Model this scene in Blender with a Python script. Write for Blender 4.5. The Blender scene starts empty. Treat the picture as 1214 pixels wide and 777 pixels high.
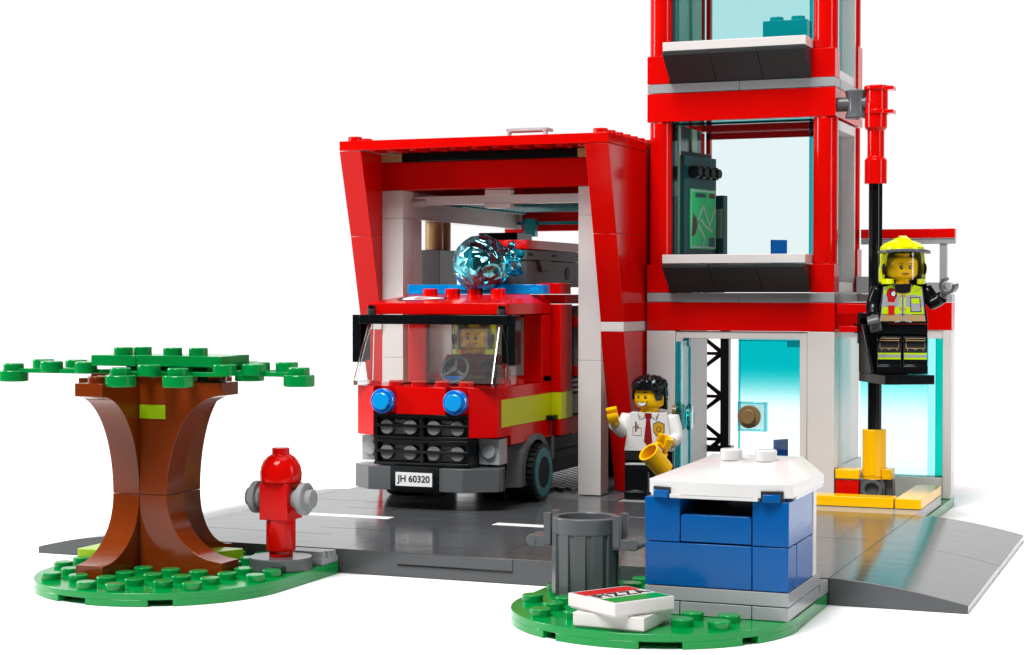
import bpy, bmesh, math, random
from mathutils import Matrix, Vector
random.seed(7)
PI = math.pi
sc = bpy.context.scene
COL = sc.collection
R = math.radians

# ------------------------------------------------------------------ materials
def srgb(r, g, b):
    f = lambda c: (c/255/12.92) if c/255 <= 0.04045 else ((c/255+0.055)/1.055)**2.4
    return (f(r), f(g), f(b), 1)

KD = 0.80
def plastic(name, col, rough=0.16, bump=0.006, var=0.06, coat=0.0, spec=0.22):
    col = tuple(c*KD for c in col[:3])
    m = bpy.data.materials.new(name); m.use_nodes = True
    nt = m.node_tree; b = nt.nodes['Principled BSDF']
    b.inputs['Base Color'].default_value = (*col[:3], 1)
    b.inputs['Specular IOR Level'].default_value = spec
    b.inputs['Coat Weight'].default_value = coat
    b.inputs['Coat Roughness'].default_value = 0.05
    tc = nt.nodes.new('ShaderNodeTexCoord')
    n = nt.nodes.new('ShaderNodeTexNoise'); n.inputs['Scale'].default_value = 1.7; n.inputs['Detail'].default_value = 5
    nt.links.new(tc.outputs['Object'], n.inputs['Vector'])
    mr = nt.nodes.new('ShaderNodeMapRange')
    mr.inputs['To Min'].default_value = max(0.03, rough-var); mr.inputs['To Max'].default_value = rough+var
    nt.links.new(n.outputs['Fac'], mr.inputs['Value']); nt.links.new(mr.outputs[0], b.inputs['Roughness'])
    hs = nt.nodes.new('ShaderNodeHueSaturation'); hs.inputs['Color'].default_value = (*col[:3], 1)
    mv = nt.nodes.new('ShaderNodeMapRange'); mv.inputs['To Min'].default_value = 0.95; mv.inputs['To Max'].default_value = 1.03
    nt.links.new(n.outputs['Fac'], mv.inputs['Value']); nt.links.new(mv.outputs[0], hs.inputs['Value'])
    nt.links.new(hs.outputs[0], b.inputs['Base Color'])
    n2 = nt.nodes.new('ShaderNodeTexNoise'); n2.inputs['Scale'].default_value = 1.1; n2.inputs['Detail'].default_value = 2
    nt.links.new(tc.outputs['Object'], n2.inputs['Vector'])
    bp = nt.nodes.new('ShaderNodeBump'); bp.inputs['Strength'].default_value = 0.35; bp.inputs['Distance'].default_value = bump
    nt.links.new(n2.outputs['Fac'], bp.inputs['Height']); nt.links.new(bp.outputs[0], b.inputs['Normal'])
    return m

def pane(name, tint, gl=0.06, grad=None, rough=0.02, veil=0):
    """thin clear plastic sheet: tinted see-through with a fresnel reflection"""
    m = bpy.data.materials.new(name); m.use_nodes = True
    nt = m.node_tree; nt.nodes.clear()
    o = nt.nodes.new('ShaderNodeOutputMaterial'); mx = nt.nodes.new('ShaderNodeMixShader')
    t = nt.nodes.new('ShaderNodeBsdfTransparent'); g = nt.nodes.new('ShaderNodeBsdfGlossy')
    g.inputs['Roughness'].default_value = rough
    tint = tuple(c**.5 for c in tint)
    lw = nt.nodes.new('ShaderNodeLayerWeight'); lw.inputs['Blend'].default_value = .5
    pw = nt.nodes.new('ShaderNodeMath'); pw.operation = 'POWER'; pw.inputs[1].default_value = 4; nt.links.new(lw.outputs['Facing'], pw.inputs[0])
    fr = nt.nodes.new('ShaderNodeMath'); fr.operation = 'MULTIPLY_ADD'; fr.inputs[1].default_value = .4; fr.inputs[2].default_value = gl*.4; nt.links.new(pw.outputs[0], fr.inputs[0])
    t.inputs['Color'].default_value = (*tint, 1)
    if grad:  # tint fades with height, painting in the light gradient on the glass
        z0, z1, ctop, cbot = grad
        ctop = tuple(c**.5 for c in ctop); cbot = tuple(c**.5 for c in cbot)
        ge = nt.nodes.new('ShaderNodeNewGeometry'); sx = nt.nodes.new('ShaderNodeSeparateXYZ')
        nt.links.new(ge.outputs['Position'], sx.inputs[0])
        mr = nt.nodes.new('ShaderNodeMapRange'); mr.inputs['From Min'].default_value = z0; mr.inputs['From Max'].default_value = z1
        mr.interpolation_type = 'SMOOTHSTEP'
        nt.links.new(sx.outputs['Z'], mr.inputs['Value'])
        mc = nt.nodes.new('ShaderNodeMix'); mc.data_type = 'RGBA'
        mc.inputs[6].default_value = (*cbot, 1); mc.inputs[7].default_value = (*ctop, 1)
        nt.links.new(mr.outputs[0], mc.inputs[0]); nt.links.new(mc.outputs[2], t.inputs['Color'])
    nt.links.new(fr.outputs[0], mx.inputs[0]); nt.links.new(t.outputs[0], mx.inputs[1]); nt.links.new(g.outputs[0], mx.inputs[2])
    if veil:  # share of pale diffuse painted over the glass as a reflection veil
        df = nt.nodes.new('ShaderNodeBsdfDiffuse'); df.inputs['Color'].default_value = (.8, .84, .84, 1); m2 = nt.nodes.new('ShaderNodeMixShader'); m2.inputs[0].default_value = veil
        nt.links.new(mx.outputs[0], m2.inputs[1]); nt.links.new(df.outputs[0], m2.inputs[2]); nt.links.new(m2.outputs[0], o.inputs[0])
    else: nt.links.new(mx.outputs[0], o.inputs[0])
    return m

def glass(name, col, rough=0.04, ior=1.45, bump=0):
    m = bpy.data.materials.new(name); m.use_nodes = True
    b = m.node_tree.nodes['Principled BSDF']
    b.inputs['Base Color'].default_value = (*col, 1); b.inputs['Transmission Weight'].default_value = 1
    b.inputs['IOR'].default_value = ior; b.inputs['Roughness'].default_value = rough
    if bump:
        nt = m.node_tree
        n = nt.nodes.new('ShaderNodeTexVoronoi'); n.inputs['Scale'].default_value = 3.2
        tc = nt.nodes.new('ShaderNodeTexCoord'); nt.links.new(tc.outputs['Object'], n.inputs['Vector'])
        bp = nt.nodes.new('ShaderNodeBump'); bp.inputs['Distance'].default_value = bump; bp.inputs['Strength'].default_value = 0.8
        nt.links.new(n.outputs['Distance'], bp.inputs['Height']); nt.links.new(bp.outputs[0], b.inputs['Normal'])
    return m

RED = plastic('red_plastic', (0.68, 0.002, 0.001), 0.13, spec=.17)
WHITE = plastic('white_plastic', (0.68, 0.645, 0.625), 0.2)
BWHITE = plastic('bright_white_plastic', (0.76, 0.745, 0.73), 0.14)
LGREY = plastic('light_grey_plastic', (0.33, 0.34, 0.35), 0.2)
DGREY = plastic('dark_grey_plastic', (0.105, 0.112, 0.118), 0.2)
DGREYM = plastic('charcoal_matt_plastic', (0.03, 0.032, 0.034), 0.38)
ROAD = plastic('road_plastic', (0.072, 0.076, 0.08), 0.15, bump=0.02, var=0.04, spec=0.45)
BLACK = plastic('black_plastic', (0.004, 0.005, 0.006), 0.14)
BLACKM = plastic('matt_black_plastic', (0.004, 0.004, 0.005), .5, spec=.08)
RUBBER = plastic('tyre_rubber', (0.012, 0.012, 0.013), 0.5)
TYRESIDE = plastic('tyre_side', (0.004, 0.13, 0.15), 0.35)  # dark teal paints in the teal reflection on the wheel face
BLUE = plastic('blue_plastic', (0.0, 0.095, 0.345), 0.15)
GREEN = plastic('green_plastic', (0.0, 0.27, 0.05), 0.13, spec=.35)
LIME = plastic('lime_plastic', (0.33, 0.52, 0.005), 0.18)
NEON = plastic('neon_yellow_plastic', (0.66, 0.74, 0.0), 0.16)
NEONST = plastic('neon_sticker', (0.62, 0.66, 0.003), 0.35)
BROWN = plastic('reddish_brown_plastic', (0.20, 0.030, 0.003), 0.13, spec=.3)
TAN = plastic('tan_plastic', (0.5, 0.33, 0.15), 0.22)
DTAN = plastic('dark_tan_plastic', (0.23, 0.145, 0.06), 0.22)
YEL = plastic('yellow_plastic', (1.05, 0.56, 0.0), 0.16)
SKIN = plastic('minifigure_yellow', (0.97, 0.55, 0.0), 0.18)
INK = plastic('black_ink', (0.008, 0.008, 0.01), 0.3)
WINK = plastic('white_ink', (0.82, 0.82, 0.82), 0.3)
RINK = plastic('red_ink', (0.55, 0.008, 0.01), 0.3)
DRINK = plastic('dark_red_ink', (0.25, 0.004, 0.008), 0.3)
GINK = plastic('green_ink', (0.0, 0.27, 0.03), 0.3)
MAPG = plastic('map_green', (0.0, 0.85, 0.22), 0.3)
GOLDINK = plastic('gold_ink', (0.55, 0.3, 0.02), 0.3)
TANINK = plastic('tan_ink', (0.42, 0.27, 0.12), 0.35)
SILVINK = plastic('silver_ink', (0.33, 0.34, 0.36), 0.3)
BRINK = plastic('brown_ink', (0.12, 0.02, 0.005), 0.35)
NEONINK = plastic('neon_ink', (0.45, 0.66, 0.0), 0.35)
WSHIRT = plastic('white_shirt_plastic', (0.7, 0.69, 0.68), 0.2)
FGREY = plastic('glove_grey_plastic', (0.08, 0.084, 0.088), 0.2)
TEALB = plastic('teal_brick_plastic', (0.0, 0.42, 0.44), 0.2)
DTEAL = plastic('dark_teal_plastic', (0.01, 0.09, 0.10), 0.22)
GRILM = plastic('grille_disc_grey', (.2, .2, .2), .25)
LOCK = plastic('locker_grey', (.10, .105, .11), .4, spec=.06)
LAMPW = plastic('lamp_white', (.42, .44, .45), .12)
CHAIRB = plastic('chair_blue', (0.0, 0.2, 0.75), .2)
SHUT = plastic('teal_shutter_plastic', (0.0, 0.2, 0.22), 0.12, spec=.6)
MDGREEN = plastic('pale_green_plastic', (0.42, 0.6, 0.42), 0.3)
FLOORM = plastic('white_table', (1.1, 1.1, 1.1), 0.6, bump=0, var=0.02, spec=0.15)
P_CLEAR = pane('clear_pane', (0.80, 0.92, 0.93))
P_UP = pane('teal_tinted_pane', (0.42, 0.77, 0.79))
P_WIND = pane('windscreen_clear', (0.93, 0.97, 0.97), gl=.2, veil=.035)  # pale veil in the colour stands in for windscreen reflections
P_VIS = pane('visor_clear', (0.98, 0.98, 0.98))
P_EDGE = pane('teal_pane_edge', (0.02, 0.42, 0.46), rough=0.1)
P_EDGE2 = pane('pale_pane_edge', (0.3, 0.78, 0.8), rough=0.1)
P_BLOCK = pane('latch_block_clear', (.12, .62, .68), gl=.3, rough=.05)
P_FACE = pane('latch_face_clear', (.7, .93, .95), gl=.5, rough=.05)
P_DOOR = pane('teal_door_pane', (0.3, 0.8, 0.8), grad=(4.2, 6.3, (0.0, 0.40, 0.43), (0.74, 0.93, 0.94)))  # teal-to-pale fade stands in for reflection and background brightness in the door
P_SIDE = pane('teal_hall_pane', (0.3, 0.8, 0.8), grad=(3.6, 6.2, (0.06, 0.66, 0.68), (0.72, 0.92, 0.93)))  # same painted fade, imitating the bright background behind the hall window
P_TEALD = pane('green_teal_pane', (0.0, 0.45, 0.36), rough=0.1)
_unused = glass('water_blue_clear', (0.16, 0.88, 0.93), ior=1.3, bump=0.07)
def sparkle(name, tint, refl, bump, scale):
    m = bpy.data.materials.new(name); m.use_nodes = True; nt = m.node_tree; nt.nodes.clear()
    o = nt.nodes.new('ShaderNodeOutputMaterial'); mx = nt.nodes.new('ShaderNodeMixShader'); t = nt.nodes.new('ShaderNodeBsdfTransparent'); g = nt.nodes.new('ShaderNodeBsdfGlossy')
    t.inputs['Color'].default_value = (*[c**.5 for c in tint], 1); g.inputs['Roughness'].default_value = .05; g.inputs['Color'].default_value = (.36, .9, 1, 1)
    n = nt.nodes.new('ShaderNodeTexNoise'); n.inputs['Scale'].default_value = scale; n.inputs['Detail'].default_value = 1.0; n.inputs['Distortion'].default_value = 1.2
    tc = nt.nodes.new('ShaderNodeTexCoord'); nt.links.new(tc.outputs['Object'], n.inputs['Vector'])
    bp = nt.nodes.new('ShaderNodeBump'); bp.inputs['Distance'].default_value = bump; nt.links.new(n.outputs['Fac'], bp.inputs['Height']); nt.links.new(bp.outputs[0], g.inputs['Normal'])
    lw = nt.nodes.new('ShaderNodeLayerWeight'); lw.inputs['Blend'].default_value = .45; nt.links.new(bp.outputs[0], lw.inputs['Normal'])
    ma = nt.nodes.new('ShaderNodeMath'); ma.operation = 'MULTIPLY_ADD'; ma.inputs[1].default_value = .6; ma.inputs[2].default_value = refl; nt.links.new(lw.outputs['Facing'], ma.inputs[0])
    nt.links.new(ma.outputs[0], mx.inputs[0]); nt.links.new(t.outputs[0], mx.inputs[1]); nt.links.new(g.outputs[0], mx.inputs[2]); nt.links.new(mx.outputs[0], o.inputs[0])
    return m
G_BALL = sparkle('water_blue_clear', (.01, .33, .40), .20, .5, .9)
def translucent(name, col, tint):
    m = plastic(name, col, .08, coat=.5); nt = m.node_tree; o = [n for n in nt.nodes if n.type == 'OUTPUT_MATERIAL'][0]; b = nt.nodes['Principled BSDF']
    mx = nt.nodes.new('ShaderNodeMixShader'); t = nt.nodes.new('ShaderNodeBsdfTransparent'); t.inputs['Color'].default_value = (*tint, 1); mx.inputs[0].default_value = .5
    nt.links.new(b.outputs[0], mx.inputs[1]); nt.links.new(t.outputs[0], mx.inputs[2]); nt.links.new(mx.outputs[0], o.inputs[0]); return m
G_TEAL = glass('teal_clear', (0.03, 0.55, 0.6), rough=0.08)
G_BLUE = glass('blue_clear', (0.01, 0.25, 0.85), rough=0.08)
BLUELENS = plastic('blue_lens', (0.0, 0.16, 0.62), 0.08, coat=1)
BLUELENS2 = plastic('blue_lens_inner', (0.0, 0.33, 0.80), 0.08, coat=1)
BARLENS = translucent('blue_bar_lens', (0.0, 0.4, 1.0), (.15, .7, 1))
G_CLEAR = glass('clear_plastic', (0.93, 0.95, 0.95), rough=0.05)
METAL = plastic('grille_silver', (0.3, 0.3, 0.3), 0.25)

# ------------------------------------------------------------------ mesh builder
class MB:
    def __init__(s, M=None):
        s.v = []; s.f = []; s.m = []; s.M = M or Matrix.Identity(4); s.sm = []
    def add(s, vs, fs, mat=0, smooth=False):
        n = len(s.v)
        s.v += [tuple(s.M @ Vector(v)) for v in vs]
        for f in fs:
            s.f.append([i+n for i in f]); s.m.append(mat); s.sm.append(smooth)
        return s
    def box(s, x0, x1, y0, y1, z0, z1, mat=0):
        v = [(x, y, z) for z in (z0, z1) for y in (y0, y1) for x in (x0, x1)]
        return s.add(v, [(0,2,3,1),(4,5,7,6),(0,1,5,4),(2,6,7,3),(0,4,6,2),(1,3,7,5)], mat)
    def hexa(s, bot, top, mat=0):
        """4 (or n) bottom pts and matching top pts"""
        n = len(bot)
        f = [tuple(reversed(range(n))), tuple(range(n, 2*n))] + [(i, (i+1) % n, n+(i+1) % n, n+i) for i in range(n)]
        return s.add(list(bot)+list(top), f, mat)
    def prism(s, pts, ax, a, b, mat=0):
        """pts 2-D in the other two axes order (x:yz, y:xz, z:xy)"""
        mk = {'x': lambda p, t: (t, p[0], p[1]), 'y': lambda p, t: (p[0], t, p[1]), 'z': lambda p, t: (p[0], p[1], t)}[ax]
        return s.hexa([mk(p, a) for p in pts], [mk(p, b) for p in pts], mat)
    def lathe(s, prof, c=(0,0,0), ax='z', seg=32, mat=0, cap=True):
        mk = {'z': lambda r, h, t: (c[0]+r*math.cos(t), c[1]+r*math.sin(t), c[2]+h),
              'y': lambda r, h, t: (c[0]+r*math.cos(t), c[1]+h, c[2]+r*math.sin(t)),
              'x': lambda r, h, t: (c[0]+h, c[1]+r*math.cos(t), c[2]+r*math.sin(t))}[ax]
        v = []; f = []
        for r, h in prof:
            v += [mk(r, h, 2*PI*i/seg) for i in range(seg)]
        for k in range(len(prof)-1):
            f += [(k*seg+i, k*seg+(i+1) % seg, (k+1)*seg+(i+1) % seg, (k+1)*seg+i) for i in range(seg)]
        if cap:
            f += [tuple(range(seg)), tuple(range((len(prof)-1)*seg, len(prof)*seg))]
        return s.add(v, f, mat)
    def cyl(s, c, r, h, ax='z', seg=28, mat=0, b=0.02):
        return s.lathe([(r-b, 0), (r, b), (r, h-b), (r-b, h)], c, ax, seg, mat)
    def stud(s, x, y, z, mat=0, r=0.3, h=0.21, seg=24):
        return s.lathe([(r, -0.02), (r, h-0.025), (r-0.025, h)], (x, y, z), 'z', seg, mat)
    def tube(s, pts, rad, seg=14, mat=0):
        P = [Vector(p) for p in pts]; rr = rad if isinstance(rad, (list, tuple)) else [rad]*len(P)
        v = []; f = []; up = None
        for i, p in enumerate(P):
            d = (P[min(i+1, len(P)-1)]-P[max(i-1, 0)]).normalized()
            if up is None: up = d.orthogonal().normalized()
            up = (up - d*up.dot(d)).normalized(); w = d.cross(up)
            v += [tuple(p+rr[i]*(math.cos(2*PI*k/seg)*up+math.sin(2*PI*k/seg)*w)) for k in range(seg)]
        for k in range(len(P)-1):
            f += [(k*seg+i, k*seg+(i+1) % seg, (k+1)*seg+(i+1) % seg, (k+1)*seg+i) for i in range(seg)]
        f += [tuple(range(seg)), tuple(range((len(P)-1)*seg, len(P)*seg))]
        return s.add(v, f, mat)
    def arcband(s, r0, r1, z0, z1, a0, a1, c=(0,0), n=24, mat=0, z0f=None, z1f=None):
        """solid arc band about z; optional z functions of angle"""
        v = []; f = []
        for i in range(n+1):
            a = a0+(a1-a0)*i/n
            lo = z0f(a) if z0f else z0; hi = z1f(a) if z1f else z1
            for r, z in ((r0, lo), (r1, lo), (r1, hi), (r0, hi)):
                v.append((c[0]+r*math.cos(a), c[1]+r*math.sin(a), z))
        for i in range(n):
            k = i*4
            f += [(k+j, k+(j+1) % 4, k+4+(j+1) % 4, k+4+j) for j in range(4)]
        f += [(0,1,2,3), (n*4, n*4+1, n*4+2, n*4+3)]
        return s.add(v, f, mat)
    # decals: flat shapes through a mapping function f(u,v)->xyz
    def ell(s, F, u, v, ru, rv, mat, n=20):
        pts = [F(u, v)]+[F(u+ru*math.cos(2*PI*i/n), v+rv*math.sin(2*PI*i/n)) for i in range(n)]
        return s.add(pts, [(0, 1+i, 1+(i+1) % n) for i in range(n)], mat)
    def strip(s, F, lo, hi, mat):
        pts = [F(*p) for p in lo]+[F(*p) for p in hi]; n = len(lo)
        return s.add(pts, [(i, i+1, n+i+1, n+i) for i in range(n-1)], mat)
    def line(s, F, pts, w, mat):
        lo = []; hi = []
        for i, p in enumerate(pts):
            a = pts[max(0, i-1)]; b = pts[min(len(pts)-1, i+1)]
            dx, dy = b[0]-a[0], b[1]-a[1]; L = math.hypot(dx, dy) or 1
            nx, ny = -dy/L*w/2, dx/L*w/2
            lo.append((p[0]-nx, p[1]-ny)); hi.append((p[0]+nx, p[1]+ny))
        return s.strip(F, lo, hi, mat)
    def poly(s, F, pts, mat):
        return s.add([F(*p) for p in pts], [tuple(range(len(pts)))], mat)
    def text(s, txt, size, M, mat, bold=0.0, sx=1.0, space=1.0):
        cu = bpy.data.curves.new('t', 'FONT'); cu.body = txt; cu.size = size; cu.offset = bold; cu.space_character = space
        cu.align_x = 'CENTER'; cu.align_y = 'CENTER'
        o = bpy.data.objects.new('t', cu); COL.objects.link(o)
        bpy.context.view_layer.update()
        me = bpy.data.meshes.new_from_object(o.evaluated_get(bpy.context.evaluated_depsgraph_get()))
        s.add([tuple(M @ Vector((v.co.x*sx, v.co.y, 0))) for v in me.vertices], [tuple(p.vertices) for p in me.polygons], mat)
        bpy.data.objects.remove(o); bpy.data.curves.remove(cu); bpy.data.meshes.remove(me)
        return s
    def build(s, name, mats, parent=None, local=False, bevel=0.02, label=None, cat=None, group=None, kind=None, seg=2):
        if not isinstance(mats, (list, tuple)): mats = [mats]
        me = bpy.data.meshes.new(name)
        org = Vector((0, 0, 0))
        if parent is None and not local:
            xs = [v[0] for v in s.v]; ys = [v[1] for v in s.v]; zs = [v[2] for v in s.v]
            org = Vector(((min(xs)+max(xs))/2, (min(ys)+max(ys))/2, min(zs)))
        me.from_pydata([tuple(Vector(v)-org) for v in s.v], [], s.f)
        for m in mats: me.materials.append(m)
        for p, mi in zip(me.polygons, s.m): p.material_index = mi
        bm = bmesh.new(); bm.from_mesh(me)
        closed = [f for f in bm.faces if all(len(e.link_faces) == 2 for e in f.edges)]
        bmesh.ops.recalc_face_normals(bm, faces=closed)
        bm.to_mesh(me); bm.free()
        me.shade_smooth(); me.set_sharp_from_angle(angle=R(32))
        o = bpy.data.objects.new(name, me); COL.objects.link(o); o.location = org
        if parent is not None:
            o.parent = parent
            if not local and parent.type == 'EMPTY':
                o.matrix_parent_inverse = Matrix.Translation(-Vector(parent.location))
        if bevel:
            md = o.modifiers.new('edge', 'BEVEL'); md.width = bevel; md.segments = seg
            md.limit_method = 'ANGLE'; md.angle_limit = R(40); md.harden_normals = False
        tag(o, label, cat, group, kind)
        return o

def tag(o, label=None, cat=None, group=None, kind=None):
    if label: o['label'] = label
    if cat: o['category'] = cat
    if group: o['group'] = group
    if kind: o['kind'] = kind
    return o

def thing(name, label, cat, loc, rz=0, group=None):
    o = bpy.data.objects.new(name, None); COL.objects.link(o)
    o.location = loc; o.rotation_euler = (0, 0, rz); o.empty_display_size = 0.3
    return tag(o, label, cat, group)

G = 0.012   # half gap between neighbouring bricks
def bricks_x(b, x0, x1, y0, y1, z0, z1, cuts, mat=0):
    xs = [x0]+[c for c in cuts if x0 < c < x1]+[x1]
    for a, c in zip(xs, xs[1:]): b.box(a+G, c-G, y0, y1, z0+G*.6, z1-G*.6, mat)

# ------------------------------------------------------------------ ground, road, baseplates
fl = MB(); fl.box(-420, 420, -23, 700, -1, 0)
fl.build('tabletop', FLOORM, bevel=0, label='plain white studio table under the whole model', kind='structure')

rd = MB()
for (x0, x1) in ((-8, 0), (0, 8), (8, 16)):
    for (y0, y1) in ((0, 8), (8, 16)):
        rd.box(x0+.006, x1-.006, y0+.006, y1-.006, 0.02, 0.8)
# front edge slot
rd.box(2.0, 6.0, -0.03, 0.02, 0.42, 0.78, 0)
rd.box(2.0, 6.0, -0.034, -0.02, 0.36, 0.41, 1)
# moulded seam lines
for (x0, x1, y) in ((-7, -2, 3.0), (-3.2, -0.2, 4.6), (1, 4.4, 1.6), (5.2, 8.4, 1.2), (3, 9, 11.4), (-5, 1, 10.2), (9.5, 13, 6.1), (12.6, 15.6, 8.6), (10, 12, 12.6), (-7.5, -4, 12.2), (4, 7.6, 14.2), (0.6, 3.2, 5.2)):
    rd.box(x0, x1, y-.02, y+.02, 0.79, 0.8035, 1 if (int(x0*10)+int(y*10)) % 3 else 2)
for (x, y0, y1) in ((1.0, 1.2, 3.0), (5.2, 2, 4.4), (11.4, 3, 5), (13, 4, 6.4), (14.2, 2.2, 4.6), (12.2, 8.5, 12), (14.6, 9, 12.5), (-3, 9.5, 12), (7.4, 4, 6.6), (15.2, .5, 2.6), (9.5, 9, 11)):
    rd.box(x-.02, x+.02, y0, y1, 0.79, 0.8035, 1)
rd.box(-5.6, -1.95, 7.45, 8.05, 0.79, 0.8055, 3)
rd.box(2.25, 6.0, 7.4, 8.0, 0.79, 0.8055, 3)
rd.box(9.9, 13.4, 7.4, 8.0, 0.79, 0.8055, 3)
rd.build('road', [ROAD, BLACK, LGREY, WINK], bevel=0.012, label='flat dark grey road plates with white lane dashes', kind='structure')

def ramp(x0, x1, sgn, name):
    b = MB()
    for (y0, y1) in ((0, 8), (8, 16)):
        n = 16; top = []
        for i in range(n+1):
            t = i/n; z = 0.8-0.56*(t**1.75)
            top.append((x0+(x1-x0)*t, z))
        pts = [(x0, 0.02)]+top+[(x1, 0.0)]
        b.prism(pts, 'y', y0+.008, y1-.008)
    return b.build(name, ROAD, bevel=0.012, label='curved dark grey ramp sloping down at the %s end of the road' % ('right' if sgn > 0 else 'left'), kind='structure')
ramp(16.01, 20.0, 1, 'road_ramp'); ramp(-8.01, -12.0, -1, 'road_ramp')

def round_plate(x0, x1, yb, cy, r, label, skip, ox, oy, gaps):
    cx = (x0+x1)/2; b = MB()
    def outline(rr, n=40):
        return [(x1-(r-rr), yb-(r-rr))]+[(cx+rr*math.cos(-PI*i/n), cy+rr*math.sin(-PI*i/n)) for i in range(n+1)]+[(x0+(r-rr), yb-(r-rr))]
    b.prism(outline(r), 'z', 0.2, 0.4)
    b.prism(outline(r-0.62), 'z', 0.0, 0.19)
    seq = [0]+[g for gp in gaps for g in gp]+[PI]
    for a, c in zip(seq[::2], seq[1::2]):
        b.arcband(r-0.3, r, 0.0, 0.21, -a, -c, (cx, cy), n=max(4, int((c-a)*14)))
    b.box(x1-0.3, x1, cy, yb, 0, 0.21); b.box(x0, x0+.3, cy, yb, 0, 0.21)
    for i in range(8):
        for j in range(8):
            sx = x0+.5+i; sy = yb-.5-j
            if sy < cy and math.hypot(sx-cx, sy-cy) > r-0.36: continue
            if skip(sx, sy): continue
            b.stud(sx, sy, 0.4)
    return b.build('lawn_plate', GREEN, bevel=0.014, label=label, kind='structure')
def skipL(x, y):
    if math.hypot(x+1.1, y+2.1) < 1.1: return True
    if -8.2 < x < -2.9 and -3.2 < y < -1.1 and not (x > -4 and y < -2.6): return True
    if -6 < x < -5 and -6.3 < y < -3.2: return True
    if -6 < x < -2 and -4.2 < y < -3.2: return True
    if -5.1 < x < -4 and y > -3.2: return True
    if -2.1 < x and y > -1.2: return True
    return False
round_plate(-8.1, -0.1, -0.1, -4.1, 4.02, 'green half-round studded lawn plate under the brown tree', skipL, 0, 0,
            [(0.95, 1.13), (1.62, 1.9), (2.42, 2.55)])
def skipR(x, y):
    if x > 11.9 and y > -5.3: return True
    if math.hypot(x-9.6, y+3.35) < 1.2: return True
    if 10.75 < x < 13.1 and -8.2 < y < -6.0: return True
    return False
round_plate(8.0, 16.0, -0.25, -4.27, 4.05, 'green half-round studded lawn plate under the blue kiosk', skipR, 0, 0,
            [(0.55, 0.68), (1.1, 1.38), (1.98, 2.1)])
lt = MB(); lt.prism([(-8.1, -3.15), (-6.05, -3.15), (-4.0, -3.1), (-2.98, -1.25), (-3.1, -1.1), (-8.1, -1.1)], 'z', 0.405, 0.8)
lt.build('lime_tile', LIME, label='flat lime green tile lying behind the tree trunk', cat='tile')
hg = MB()
hg.box(-2.1, -0.12, -1.15, -.08, .4, .62)
for i in range(3): hg.box(-2.1, -0.12, -1.12+i*.36, -.92+i*.36, .6, .84-.02*i)
hg.build('hinge_plate', LGREY, label='light grey ribbed hinge plate behind the hydrant', cat='hinge')
hg = MB()
hg.box(15.05, 16.0, -1.2, -.1, .4, .6)
for i in range(3): hg.box(15.1, 16.03, -1.12+i*.36, -.94+i*.36, .6, .8)
hg.build('hinge_plate', LGREY, label='light grey ribbed hinge plate at the back corner of the kiosk', cat='hinge')

# ------------------------------------------------------------------ tree
tr = thing('tree', 'blocky brown tree with curved trunk and flat green studded leaves', 'tree', (-5, -3.2, 0.4))
tb = MB()
def arch_piece(b, face, y0, y1, dirx, diry, z0, z1, up, mat=0):
    """cell corner piece; profile along direction s (0 at outer end .. 3 at back), ellipse quarter"""
    n = 22; pts = []
    H = (z1-z0)-0.42
    if up:   # flares at top
        pts = [(0, z1), (0, z1-.4)]
        for i in range(1, n+1):
            a = PI/2*i/n
            pts.append((2.0*math.sin(a), z1-.4-H*(1-math.cos(a))))
        pts += [(2.0, z0), (3.0, z0), (3.0, z1)]
    else:
        pts = [(0, z0), (0, z0+.4)]
        for i in range(1, n+1):
            a = PI/2*i/n
            pts.append((2.0*math.sin(a), z0+.4+H*(1-math.cos(a))))
        pts += [(2.0, z1), (3.0, z1), (3.0, z0)]
    return pts
def arch(kind, cell, z0, z1, up):
    x, y = cell; P = arch_piece(None, 0, 0, 0, 0, 0, z0+.006, z1-.006, up)
    g = .008
    if kind == '-y': tb.prism([(y-2+s, z) for s, z in P], 'x', x+g, x+1-g)
    if kind == '+y': tb.prism([(y+3-s, z) for s, z in P], 'x', x+g, x+1-g)
    if kind == '+x': tb.prism([(x+3-s, z) for s, z in P], 'y', y+g, y+1-g)
    if kind == '-x': tb.prism([(x-2+s, z) for s, z in P], 'y', y+g, y+1-g)
Z0, ZW, ZT = 0.4, 2.82, 6.4
cA, cB, cC, cD = (-6, -4.2), (-5, -4.2), (-5, -3.2), (-6, -3.2)
for (z0, z1, up) in ((Z0, ZW, False), (ZW, ZT, True)):
    arch('-y', cA, z0, z1, up); arch('+x', cB, z0, z1, up); arch('+y', cC, z0, z1, up)
arch('-x', cD, ZW, ZT, True); tb.box(-5.99, -5.01, -3.19, -2.21, Z0, ZW-.01)
# the front core column that rises above
tb.box(-4.985, -4.015, -4.23, -3.6, 5.65, 6.62)
tb.stud(-5.5, -5.7, 6.4); tb.stud(-2.5, -3.7, 6.4); tb.stud(-7.5, -2.7, 6.4)
tb.box(-6, -4, -4.1, -2.2, 6.4, 6.62)
tb.build('trunk', BROWN, tr, bevel=0.014)
lb = MB(); lb.box(-4.975, -4.025, -4.24, -4.1, 5.22, 5.66)
lb.build('moss_tile', LIME, tr, label='small lime green tile set in the upper trunk')

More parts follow.
